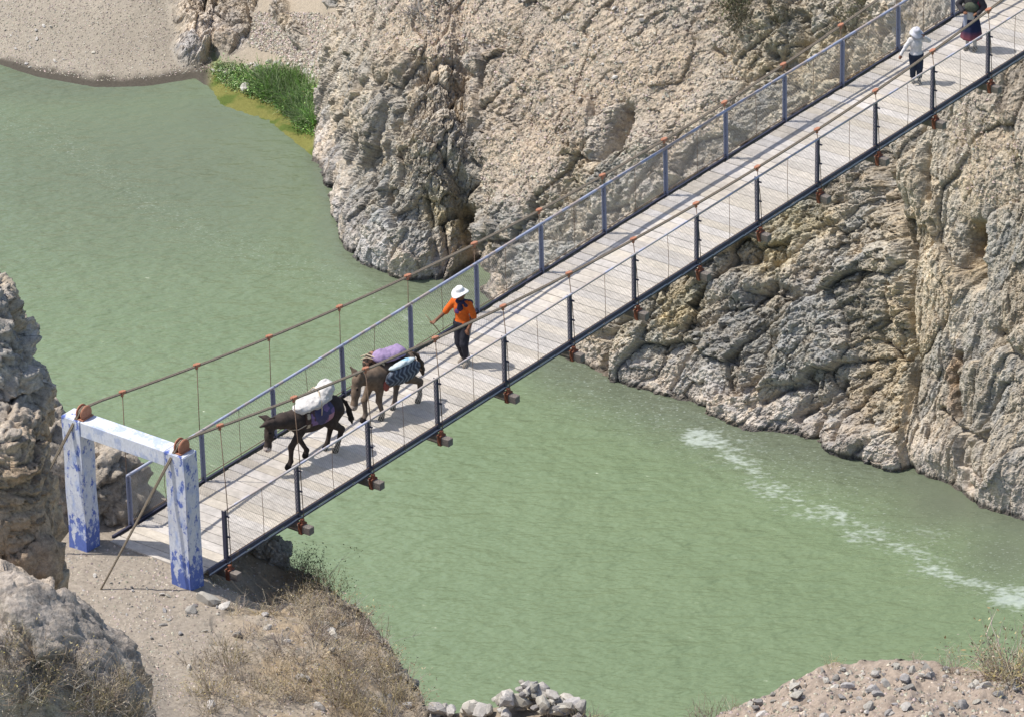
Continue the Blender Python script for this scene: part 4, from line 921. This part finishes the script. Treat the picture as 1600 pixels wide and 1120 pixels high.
link('trousers', form('trousers', [tor[2]]+lg, .0095, .03, .022, cut=lambda P: np.maximum(.11-P[:, 2], P[:, 2]-.955), pal=((.028, .028, .036),), wrinkle=.014, wscale=9, paint_=tr_col), mroot, M['cloth'])
link('shoes', form('shoes', ft, .0085, .02, .009, cut=lambda P: P[:, 2]-.12, pal=((.1,)*3,)*5+((.26, .22, .18),)), mroot, M['cloth'])
link('scarf', form('scarf', [ell((.02, .0, 1.37), (.10, .12, .045), 0), ell((-.02, .13, 1.33), (.11, .10, .07), 0, 0, 0, .4), ell((.10, .02, 1.26), (.03, .07, .09), 0), ell((.115, -.05, 1.18), (.025, .05, .05), 1), ell((-.08, .08, 1.25), (.05, .12, .13), 0)], .0095, .03, wrinkle=.012, wscale=14, pal=((.035, .03, .06), (.12, .06, .17))), mroot, M['cloth'])
def hat(parent, hp_, r, col_m, crown=.085, ch=.10, droop=.03, tilt=0.0, yaw=0.0, name='hat', wav=2):
    m_ = MB(); n = 28; prof_ = [(r, -droop), (r-.012, -droop+.012), (r*.75, .0), (crown+.012, .012), (crown, .03), (crown*.96, ch*.6), (crown*.8, ch*.95), (crown*.4, ch), (.001, ch*.97)]
    n0 = len(m_.v)
    for rr_, h_ in prof_:
        for j in range(n):
            t = 2*math.pi*j/n; up_ = .035*math.cos(wav*t)*max(0, (rr_-crown)/(r-crown)); m_.v.append((rr_*math.cos(t)*1.05, rr_*math.sin(t), h_-up_))
    for k_ in range(len(prof_)-1):
        for j in range(n): a0 = n0+k_*n+j; a1 = n0+k_*n+(j+1) % n; m_.f.append((a0, a1, a1+n, a0+n))
    o = m_.build(name, col_m, parent, sm=True); o.location = hp_((0, 0, .062)); o.rotation_euler = (0, tilt, yaw); sol = o.modifiers.new('thick', 'SOLIDIFY'); sol.thickness = .006; return o
hat(mroot, hp, .172, M['straw'], tilt=.22, yaw=-.45)
bpy.context.view_layer.update()
Mm = mroot.matrix_world
hw = np.array([.26, -.43, .97])+np.array([.6, -.45, -.35])/np.linalg.norm([.6, -.45, -.35])*.10
p0 = Mm @ Vector((hw[0]-.02, hw[1], hw[2]-.02)); 
dirs = Vector((-.16, .35, .52)).normalized()
stick = MB().tube([p0-dirs*.25, p0, p0+dirs*.10, p0+dirs*.22+Vector((.0, .01, 0))], [.009, .009, .007, .004], 6).build('stick', M['stick'], None, sm=True); tag(stick, 'thin switch held in the hand of the person in orange', 'stick')
# ---- child
kroot, tor, nk, ar, lg, ft, hp = person('person', 'child in white long sleeved shirt and pale floppy hat on the bridge', (23.96, 1.04, zd(23.96)+.002), math.pi+.75, 1.20,
    [((.02, .37, 1.28), (.10, .20, 1.47), (.15, -.5, .6), .7), ((.03, -.31, 1.14), (.10, -.45, .95), (.2, -.35, -.8), .5)],
    [((.07, .09, .48), (.03, .085, .08), (.17, .09, .036)), ((.03, -.09, .48), (-.08, -.085, .085), (.06, -.09, .036))], (.26, .13, .085), .1, .35, bulk=1.08, headscale=1.22)
sl = [p_ for p_ in ar if p_[3] >= .04]
link('shirt', form('shirt', tor+sl, .010, .025, .02, cut=lambda P: np.maximum(.83-P[:, 2], P[:, 2]-1.47+.0*P[:, 0]), pal=((.62, .59, .57), (.62, .59, .57)), wrinkle=.014, wscale=9), kroot, M['cloth'])
link('trousers', form('trousers', [tor[2]]+lg, .010, .03, .04, cut=lambda P: np.maximum(.15-P[:, 2], P[:, 2]-.90), pal=((.024, .033, .055),), wrinkle=.016, wscale=9), kroot, M['cloth'])
link('shoes', form('shoes', ft, .010, .02, .012, cut=lambda P: P[:, 2]-.13, pal=((.1,)*3,)*5+((.13, .12, .11),)), kroot, M['cloth'])
M['felt'] = mat('pale_cotton', (.42, .42, .46), .9, (.55, .54, .56), 14, .003, 50)
hat(kroot, hp, .20, M['felt'], .105, .13, .06, .42, .1, wav=3)
# ---- woman
wroot, tor, nk, ar, lg, ft, hp = person('person', 'person in dark blue skirt with red hem and dark top on the bridge', (25.96, .98, zd(25.96)+.002), math.pi+.35, 1.52,
    [((.05, .30, 1.12), (.16, .20, 1.0), (.3, -.6, -.2), .6), ((.05, -.30, 1.12), (.17, -.18, 1.0), (.3, .6, -.2), .6)],
    [((.10, .09, .48), (.0, .085, .085), (.14, .1, .036)), ((.06, -.09, .48), (-.04, -.10, .085), (.10, -.12, .036))], skin, 0, .2)
n_ = 40; m_ = MB(); pr = [(.245, .30), (.25, .335), (.225, .52), (.19, .72), (.155, .90), (.13, 1.0)]
for rr_, h_ in pr:
    for j in range(n_):
        t = 2*math.pi*j/n_; w = 1+.06*math.sin(9*t+.6)*(1.05-h_); m_.v.append((rr_*math.cos(t)*.92*w, rr_*math.sin(t)*w, h_))
for k_ in range(len(pr)-1):
    for j in range(n_): a0 = k_*n_+j; a1 = k_*n_+(j+1) % n_; m_.f.append((a0, a1, a1+n_, a0+n_))
me = m_.mesh('skirt', True); ca = me.color_attributes.new('tint', 'FLOAT_COLOR', 'POINT')
for v, c_ in zip(me.vertices, ca.data):
    c_.color = (.22, .07, .085, 1) if v.co.z < .37 else (.018, .024, .062, 1)
sk_ = link('skirt', me, wroot, M['cloth']); sk_.modifiers.new('thick', 'SOLIDIFY').thickness = .01
link('blouse', form('blouse', tor+[p_ for p_ in ar if p_[3] >= .04], .010, .025, .026, cut=lambda P: np.maximum(.93-P[:, 2], P[:, 2]-1.42), pal=((.055, .05, .05), (.05, .045, .05)), wrinkle=.012, wscale=9), wroot, M['cloth'])
link('apron', form('apron', [ell((.135, .0, .90), (.04, .10, .13), 0), ell((.15, -.11, .72), (.035, .045, .26), 1)], .010, .02, wrinkle=.01, pal=((.42, .42, .40), (.36, .38, .46))), wroot, M['cloth'])
link('carrying_cloth', form('carrying_cloth', [ell((.12, .02, 1.10), (.09, .17, .13), 0), ell((-.10, 0, 1.15), (.10, .19, .17), 1), ell((0, .17, 1.15), (.10, .05, .16), 1)], .011, .04, wrinkle=.015, pal=((.075, .085, .06), (.20, .04, .06))), wroot, M['cloth'])
link('shoes', form('shoes', ft, .010, .02, .010, cut=lambda P: P[:, 2]-.11, pal=((.1,)*3,)*5+((.10, .085, .07),)), wroot, M['cloth'])
hat(wroot, hp, .17, M['felt'], .09, .10, .02, .2, 0)
print('people', time.time()-T0)
# ================================================================== stones
M['stone'] = mat('river_stone', (.25, .235, .215), .9, (.42, .385, .34), 3, .01, 25, .2, rand=.32, hue=.02)
M['palestone'] = mat('pale_scree_stone', (.40, .36, .30), .9, (.56, .52, .45), 3, .01, 25, .2, rand=.22, hue=.015)
def stone_mesh(seed, mat_, sub=2, flatness=.7):
    bm = bmesh.new(); bmesh.ops.create_icosphere(bm, subdivisions=sub, radius=1); r = random.Random(seed)
    P_ = np.array([v.co[:] for v in bm.verts]); planes = [(Vector((r.gauss(0, 1), r.gauss(0, 1), r.gauss(0, 1))).normalized(), r.uniform(.42, .8)) for _ in range(11)]
    for v in bm.verts:
        c = v.co.copy()
        for n_, d_ in planes:
            e = c.dot(n_)-d_
            if e > 0: c -= n_*e
        v.co = Vector((c.x*1.05, c.y*r.uniform(.78, .82), c.z*flatness))
    me = bpy.data.meshes.new('stone'); bm.to_mesh(me); bm.free(); me.materials.append(mat_); return me
SM = [stone_mesh(k, M['stone'], 2, .55+.06*(k % 5)) for k in range(8)]; SP_ = [stone_mesh(50+k, M['palestone'], 2, .6+.05*(k % 4)) for k in range(6)]
rs = random.Random(5)
def put_stone(p, r, meshes, label, group, sink=.35, name='stone'):
    o = link(name, rs.choice(meshes)); o.location = (p[0], p[1], p[2]+r*(.6-sink)); o.scale = (r*rs.uniform(.8, 1.3), r*rs.uniform(.8, 1.2), r*rs.uniform(.7, 1.1))
    o.rotation_euler = (rs.uniform(-.5, .5), rs.uniform(-.5, .5), rs.uniform(0, 6.28)); return tag(o, label, 'stone', group)
def pick(P_, mask, n, seed):
    i = np.nonzero(mask)[0]; r = np.random.default_rng(seed); return P_[r.choice(i, size=min(n, len(i)), replace=False)]
def inpoly(x, y, poly):
    ins = np.zeros(len(x), bool); n = len(poly)
    for k_ in range(n):
        (x0, y0), (x1, y1) = poly[k_], poly[(k_+1) % n]
        c = ((y0 > y) != (y1 > y)) & (x < (x1-x0)*(y-y0)/(y1-y0+1e-9)+x0); ins ^= c
    return ins
nvis = NEARF > .02
m = nvis & inpoly(NEARX, NEARY, [(1090, 1120), (1160, 1080), (1260, 1042), (1400, 1028), (1600, 1052), (1600, 1120)])
for p in pick(NEARP, m, 95, 1): put_stone(p, rs.choice([.05, .06, .08, .1, .14]), SM+SP_[:2], 'small grey stone lying on the gravel mound', 'stones on the gravel mound')
for px_, py_, r_ in [(1420, 1080, .22), (1240, 1075, .2), (1290, 1062, .16), (1360, 1085, .14), (1520, 1075, .16), (1185, 1095, .2), (1455, 1060, .12), (1560, 1090, .14)]:
    k_ = np.argmin((NEARX-px_)**2+(NEARY-py_)**2+1e6*(~nvis)); put_stone(NEARP[k_], r_*.8, SM, 'larger grey rock half sunk in the gravel mound', 'rocks on the gravel mound', .3)
m = nvis & inpoly(NEARX, NEARY, [(672, 1120), (700, 1105), (800, 1080), (880, 1085), (930, 1120)])
for k_ in range(60):
    p = pick(NEARP, m, 1, 100+k_)[0]; h_ = max(0, 1-abs(to_pixels(p)[0]-810)/130); o = put_stone(p+np.array([0, 0, rs.random()*.42*h_]), rs.uniform(.10, .27), SM if rs.random() < .55 else SP_, 'grey slab in the rock pile at the edge of the near bank', 'rock pile by the river', .3, 'rock')
m = nvis & inpoly(NEARX, NEARY, [(120, 890), (280, 930), (380, 930), (420, 1000), (300, 1050), (200, 980), (130, 930)])
for p in pick(NEARP, m, 30, 3): put_stone(p, rs.choice([.03, .04, .05, .07]), SM+SP_, 'pebble on the dusty path beside the gateway', 'pebbles by the gateway', .35, 'pebble')
for px_, py_, r_ in [(322, 938, .26), (352, 948, .17), (300, 955, .15), (418, 985, .12), (205, 1010, .12)]:
    k_ = np.argmin((NEARX-px_)**2+(NEARY-py_)**2+1e6*(~nvis)); put_stone(NEARP[k_], r_, SP_, 'pale flat rock at the foot of the gateway column', 'pale rocks at the gateway foot', .45)
far_seen = (FARY > -30)
m = far_seen & (FARROCK < .3) & inpoly(FARX, FARY, [(330, 112), (420, 96), (470, 92), (545, 60), (560, 80), (548, 130), (500, 150), (440, 128), (380, 118)])
for p in pick(FARP, m, 110, 5): put_stone(p, rs.choice([.05, .06, .08, .11]), SP_, 'pale stone in the scree behind the green reeds', 'scree stones behind the reeds', .35, 'scree_stone')
m = far_seen & inpoly(FARX, FARY, [(0, 30), (120, 40), (160, 100), (60, 118), (0, 98)])
for p in pick(FARP, m, 22, 6): put_stone(p, rs.choice([.035, .045, .07]), SP_, 'small pale stone on the smooth grey sand bank', 'stones on the sand bank')
m = far_seen & inpoly(FARX, FARY, [(850, 20), (1000, 0), (1020, 60), (960, 130), (880, 150), (830, 90)])
for p in pick(FARP, m, 40, 7): put_stone(p, rs.choice([.05, .06, .09]), SP_+SM, 'loose stone on the earth slope above the cliff', 'stones on the earth slope')
for px_, py_, r_ in [(385, 142, .20), (455, 128, .16)]:
    k_ = np.argmin((FARX-px_)**2+(FARY-py_)**2); put_stone(FARP[k_]+np.array([0, 0, .05]), r_, SP_, 'pale boulder standing among the green reeds', 'boulders among the reeds', .2)
# gravel too fine to count
def gravel(name, P_, mask, n, rr, seed, label, mat_):
    i = np.nonzero(mask)[0]; r = np.random.default_rng(seed); c = P_[r.choice(i, n)]+r.normal(0, .012, (n, 3))*np.array([1, 1, 0]); s_ = r.choice(rr, n)[:, None, None]
    base = np.array([[1, 0, 0], [0, 1, 0], [-1, 0, 0], [0, -1, 0], [0, 0, .8], [0, 0, -.6]], float); ang = r.uniform(0, 6.28, n)
    B = base[None]*r.uniform(.6, 1.3, (n, 6, 1)); x = B[..., 0]*np.cos(ang)[:, None]-B[..., 1]*np.sin(ang)[:, None]; y = B[..., 0]*np.sin(ang)[:, None]+B[..., 1]*np.cos(ang)[:, None]
    V = np.stack([x, y, B[..., 2]], -1)*s_+c[:, None]; f = np.array([[0, 1, 4], [1, 2, 4], [2, 3, 4], [3, 0, 4], [1, 0, 5], [2, 1, 5], [3, 2, 5], [0, 3, 5]])
    F_ = (f[None]+6*np.arange(n)[:, None, None]).reshape(-1, 3); tone_ = r.uniform(.16, .5, n)[:, None]*np.array([1.12, .98, .82])*r.uniform(.92, 1.08, (n, 3))
    o = link(name, raw_mesh(name, V.reshape(-1, 3), F_, np.repeat(tone_, 6, 0), False), None, mat_); return tag(o, label, 'gravel', None, 'stuff')
M['gravel'] = mat('gravel', (.3,)*3, .9, (.9, 1.1), 30, 0, attr=True)
gravel('gravel', NEARP, nvis & (NEARX < 520) & (NEARX > 60) & (NEARY > 850), 5200, [.012, .016, .022, .03], 21, 'loose grey gravel on the path around the gateway', M['gravel'])
gravel('gravel', NEARP, nvis & (NEARX > 1050), 11000, [.012, .018, .025, .035, .05], 22, 'loose gravel covering the mound of the near bank', M['gravel'])
gravel('gravel', FARP, far_seen & (FARROCK < .3) & (FARX < 330) & (FARP[:, 2] > WZ+.06), 9000, [.008, .012, .018, .026], 23, 'fine grey gravel strewn on the sand bank', M['gravel'])
gravel('gravel', FARP, far_seen & (FARROCK < .4) & (FARX > 330) & (FARP[:, 2] > WZ+.45) & (FARY > 20), 4500, [.015, .022, .032, .045], 24, 'fine scree below the sand slope', M['gravel'])
gravel('gravel', FARP, far_seen & (FARDIRT > .3), 9000, [.014, .02, .03, .042], 25, 'fine rubble on the earth slopes of the cliff', M['gravel'])
print('stones', time.time()-T0)
# ================================================================== plants
def strands(n, h0, h1, spread, lean, w, seed, cols, segs=4, droop=.3, base=.05, branch=0):
    """stems as tapered three sided strands; returns points, faces, colours"""
    r = np.random.default_rng(seed); Vs, Fs, Cs, off = [], [], [], 0
    def strand(p0, d, L, w0, c):
        nonlocal off
        d = d/np.linalg.norm(d); pts = [p0]; cur = d.copy()
        for _ in range(segs):
            cur = cur+r.normal(0, .14, 3)+np.array([0, 0, -droop/segs]); cur /= np.linalg.norm(cur); pts.append(pts[-1]+cur*L/segs)
        sd = np.cross(d, r.normal(0, 1, 3)); sd /= np.linalg.norm(sd)+1e-9; up = np.cross(d, sd)
        for k_, p in enumerate(pts):
            ww = w0*(1-.8*k_/segs)
            for a in (0, 2.1, 4.2): Vs.append(p+(sd*math.cos(a)+up*math.sin(a))*ww); Cs.append(c)
        for k_ in range(segs):
            for j in range(3):
                a0 = off+k_*3+j; a1 = off+k_*3+(j+1) % 3; Fs.append((a0, a1, a1+3, a0+3))
        off += 3*(segs+1); return pts
    tips = []
    for _ in range(n):
        a = r.uniform(0, 6.28); rr_ = r.uniform(0, base); p0 = np.array([rr_*math.cos(a), rr_*math.sin(a), -.04]); t = r.uniform(0, 1)**.7*lean
        d = np.array([math.cos(a)*math.sin(t)*spread, math.sin(a)*math.sin(t)*spread, math.cos(t)]); c = np.array(cols[r.integers(len(cols))])*r.uniform(.75, 1.25)
        L = r.uniform(h0, h1); pts = strand(p0, d, L, w*r.uniform(.7, 1.2), c); tips.append(pts[-1])
        for _b in range(branch):
            k_ = r.integers(1, segs); d2 = (pts[k_+1]-pts[k_])+r.normal(0, .6, 3)*L/segs; q = strand(pts[k_], d2, L*r.uniform(.25, .5), w*.6, c); tips.append(q[-1])
    return np.array(Vs), np.array(Fs), np.array(Cs), np.array(tips)
def leaves(tips, n, size, seed, cols, jitter=.05):
    r = np.random.default_rng(seed); c = tips[r.integers(0, len(tips), n)]+r.normal(0, jitter, (n, 3)); c[:, 2] = np.maximum(c[:, 2], .01)
    a = r.normal(0, 1, (n, 3)); a /= np.linalg.norm(a, axis=1)[:, None]; b = np.cross(a, r.normal(0, 1, (n, 3))); b /= np.linalg.norm(b, axis=1)[:, None]; s_ = (size*r.uniform(.5, 1.3, n))[:, None]
    V = np.stack([c-a*s_, c+b*s_*.4, c+a*s_, c-b*s_*.4], 1).reshape(-1, 3); F_ = np.arange(4*n).reshape(n, 4); colr = np.array(cols)[r.integers(0, len(cols), n)]*r.uniform(.7, 1.3, (n, 1)); return V, F_, np.repeat(colr, 4, 0)
M['plant'] = mat('plant', (.3,)*3, .85, (.9, 1.1), 30, 0, attr=True, rand=.3, hue=.02)
STRAW = [(.52, .41, .24), (.42, .32, .19), (.36, .30, .22), (.46, .38, .27)]; TWIG = [(.33, .26, .19), (.42, .36, .29), (.24, .17, .12)]; GRN = [(.16, .27, .06), (.21, .34, .09), (.11, .21, .05), (.28, .38, .14)]; OLIVE = [(.085, .10, .04), (.11, .12, .05), (.06, .07, .03)]
def plant_kind(name, stem, leaf=None):
    V, F_, C_, tips = strands(**stem); sm_ = raw_mesh('stem', V, F_, C_, True); sm_.materials.append(M['plant']); lm = None
    if leaf: a, b, c = leaves(tips, **leaf); lm = raw_mesh('foliage', a, b, c, False); lm.materials.append(M['plant'])
    return name, sm_, lm
KINDS = {
 'weed': [plant_kind('dry_weed', dict(n=15, h0=.22, h1=.58, spread=1.0, lean=.8, w=.006, seed=300+k, cols=STRAW, branch=3, base=.12, droop=.15), dict(n=90, size=.02, seed=k, cols=[(.34, .26, .13), (.28, .2, .11), (.40, .33, .2)])) for k in range(4)],
 'grass': [plant_kind('dry_grass', dict(n=40, h0=.10, h1=.34, spread=1.0, lean=1.0, w=.005, seed=330+k, cols=STRAW+TWIG[:1], branch=0, base=.14, droop=.6)) for k in range(3)],
 'twig': [plant_kind('bare_bush', dict(n=16, h0=.35, h1=.75, spread=1.1, lean=1.0, w=.007, seed=350+k, cols=TWIG+[(.40, .36, .31)], branch=5, base=.08, droop=.1), dict(n=60, size=.016, seed=20+k, cols=TWIG)) for k in range(3)],
 'leafy': [plant_kind('green_bush', dict(n=22, h0=.30, h1=.70, spread=1.0, lean=.9, w=.005, seed=370+k, cols=[(.14, .12, .07), (.2, .17, .1)], branch=4, base=.10, droop=.2), dict(n=420, size=.022, seed=40+k, cols=OLIVE+[(.14, .13, .06)], jitter=.06)) for k in range(2)],
 'reed': [plant_kind('green_reed', dict(n=60, h0=.30, h1=.62, spread=1.0, lean=.7, w=.010, seed=390+k, cols=GRN, branch=0, base=.16, droop=.5, segs=4)) for k in range(4)],
 'fern': [plant_kind('low_green_plant', dict(n=30, h0=.12, h1=.28, spread=1.1, lean=1.1, w=.007, seed=410+k, cols=GRN, branch=1, base=.16, droop=.6), dict(n=300, size=.030, seed=60+k, cols=GRN+[(.2, .22, .06)], jitter=.07)) for k in range(3)],
 'spike': [plant_kind('spiky_plant', dict(n=36, h0=.25, h1=.40, spread=1.2, lean=1.3, w=.010, seed=430, cols=[(.27, .25, .24), (.33, .31, .27), (.2, .17, .17)], branch=0, base=.05, droop=.1))],
}
rp_ = random.Random(9)
def plant(kind, p, s_, label, group=None, cat='shrub'):
    nm, sm_, lm = rp_.choice(KINDS[kind]); e = empty(nm, tuple(p), rp_.uniform(0, 6.28)); e.scale = (s_*rp_.uniform(.85, 1.15),)*2+(s_*rp_.uniform(.8, 1.2),); tag(e, label, cat, group)
    link('stem', sm_, e)
    if lm: link('foliage', lm, e)
    return e
def near_at(px_, py_): return NEARP[np.argmin((NEARX-px_)**2+(NEARY-py_)**2+1e6*(~nvis))]
def far_at(px_, py_): return FARP[np.argmin((FARX-px_)**2+(FARY-py_)**2)]
SLOPE_ = [(290, 1040), (340, 990), (400, 960), (450, 930), (500, 930), (560, 965), (605, 1010), (640, 1080), (660, 1120), (520, 1120), (300, 1120)]
m = nvis & inpoly(NEARX, NEARY, SLOPE_)
for p in pick(NEARP, m, 66, 31): plant('weed', p, rp_.uniform(.8, 1.35), 'straw coloured dry weed on the slope below the gateway', 'dry weeds on the near slope', 'weed')
for p in pick(NEARP, m, 60, 32): plant('grass', p, rp_.uniform(.8, 1.5), 'tuft of dry grass on the slope below the gateway', 'dry grass tufts on the near slope', 'grass tuft')
for px_, py_, s_ in [(470, 905, 1.0), (505, 925, 1.0), (540, 950, .9), (575, 985, 1.0), (600, 1005, 1.0), (560, 1000, 1.1), (520, 960, 1.0), (480, 960, .9), (440, 1010, .9), (590, 1060, .8), (620, 1065, .7), (430, 960, .8), (390, 1000, .8), (470, 1040, 1.0), (530, 1070, .9), (360, 1060, .8), (500, 1000, 1.0), (330, 1030, .7), (560, 1090, .9)]:
    plant('twig', near_at(px_, py_), s_*.85, 'bare grey brown bush at the brink of the near bank', 'bare bushes along the near brink')
for px_, py_, s_ in [(470, 890, .9), (500, 905, 1.0), (525, 930, .85), (490, 915, .8)]:
    plant('leafy', near_at(px_, py_), s_, 'dark green bush growing beside the shaded ground under the deck', 'green bushes by the deck shadow')
for px_, py_, s_ in [(375, 950, .7), (362, 960, .6), (455, 950, .7)]: plant('weed', near_at(px_, py_), s_, 'yellow weed standing by the pale rocks at the gateway', 'yellow weeds by the gateway', 'weed')
m = nvis & inpoly(NEARX, NEARY, SLOPE_)
for p in pick(NEARP, m, 36, 35): put_stone(p, rs.choice([.05, .07, .09, .13]), SM+SP_, 'stone among the dry weeds on the slope below the gateway', 'stones among the weeds')
# weeds in front of the big boulder
for k_ in range(48):
    px_ = rp_.uniform(-10, 225); py_ = rp_.uniform(1000+.36*px_, 1128)
    plant('weed' if k_ % 3 else 'twig', boulder_top(px_, py_), rp_.uniform(.7, 1.2), 'dry weed sprouting around the big grey boulder', 'weeds around the big boulder', 'weed')
for px_, py_, s_ in [(1585, 1050, 2.0), (1560, 1055, 1.6), (1600, 1065, 2.1), (1545, 1060, 1.2), (1612, 1050, 2.3), (1575, 1070, 1.6), (1595, 1055, 2.3), (1570, 1048, 1.8)]: plant('weed', near_at(px_, py_), s_, 'tall straw weed at the far end of the gravel mound', 'tall weeds on the gravel mound', 'weed')
for px_, py_, s_ in [(1495, 1035, 1.2), (1480, 1035, .9), (1430, 1030, .7), (1300, 1042, .6), (1140, 1112, .7), (1108, 1125, 1.0), (1085, 1130, 1.1), (1050, 1140, .8)]: plant('twig' if px_ < 1200 else 'weed', near_at(px_, py_), s_*.8, 'small dry weed on the rim of the gravel mound', 'small weeds on the mound rim', 'weed')
for px_, py_, s_ in [(905, 1120, 1.0), (880, 1110, .8), (925, 1125, .9), (700, 1118, .7), (855, 1118, .9)]: plant('grass', near_at(px_, py_), s_*1.3, 'dry grass tuft beside the rock pile', 'grass by the rock pile', 'grass tuft')
# green bay
m = far_seen & (FARROCK < .5) & inpoly(FARX, FARY, [(335, 125), (350, 108), (410, 104), (450, 125), (520, 145), (525, 165), (505, 200), (492, 212), (455, 172), (400, 145), (350, 132)])
for p in pick(FARP, m, 75, 41): plant('fern', p, rp_.uniform(.8, 1.3), 'low bright green plant on the river edge', 'low green plants in the bay', 'plant')
m = far_seen & (FARROCK < .5) & inpoly(FARX, FARY, [(395, 125), (450, 130), (520, 150), (522, 175), (502, 205), (488, 210), (462, 176), (415, 152)])
for p in pick(FARP, m, 75, 42): plant('reed', p, rp_.uniform(.95, 1.4), 'clump of green reeds on the river edge', 'green reeds in the bay', 'reeds')
# plants on the cliff
for px_, py_, s_, kd, lb in [(652, 14, 1.3, 'spike', 'grey spiky plant high on the promontory'), (640, 20, 1.0, 'spike', 'grey spiky plant high on the promontory')]: plant(kd, far_at(px_, py_), s_, lb, 'spiky plants on the promontory', 'plant')
for px_, py_, s_ in [(1150, 20, 1.5), (1158, 40, 1.4), (1162, 55, 1.0), (1145, 5, 1.3), (1215, 30, .9), (1330, 30, 1.0)]: plant('leafy', far_at(px_, py_), s_, 'dark green bush hanging on the cliff above the bridge', 'bushes on the cliff above the bridge')
for k_ in range(40):
    px_, py_ = rp_.choice([(rp_.uniform(1290, 1440), rp_.uniform(20, 130)), (rp_.uniform(1020, 1150), rp_.uniform(0, 160)), (rp_.uniform(780, 960), rp_.uniform(10, 180)), (rp_.uniform(1480, 1600), rp_.uniform(170, 300))])
    plant('grass', far_at(px_, py_), rp_.uniform(.7, 1.2), 'tuft of dry grass growing on the cliff', 'dry grass tufts on the cliff', 'grass tuft')
print('plants', time.time()-T0)
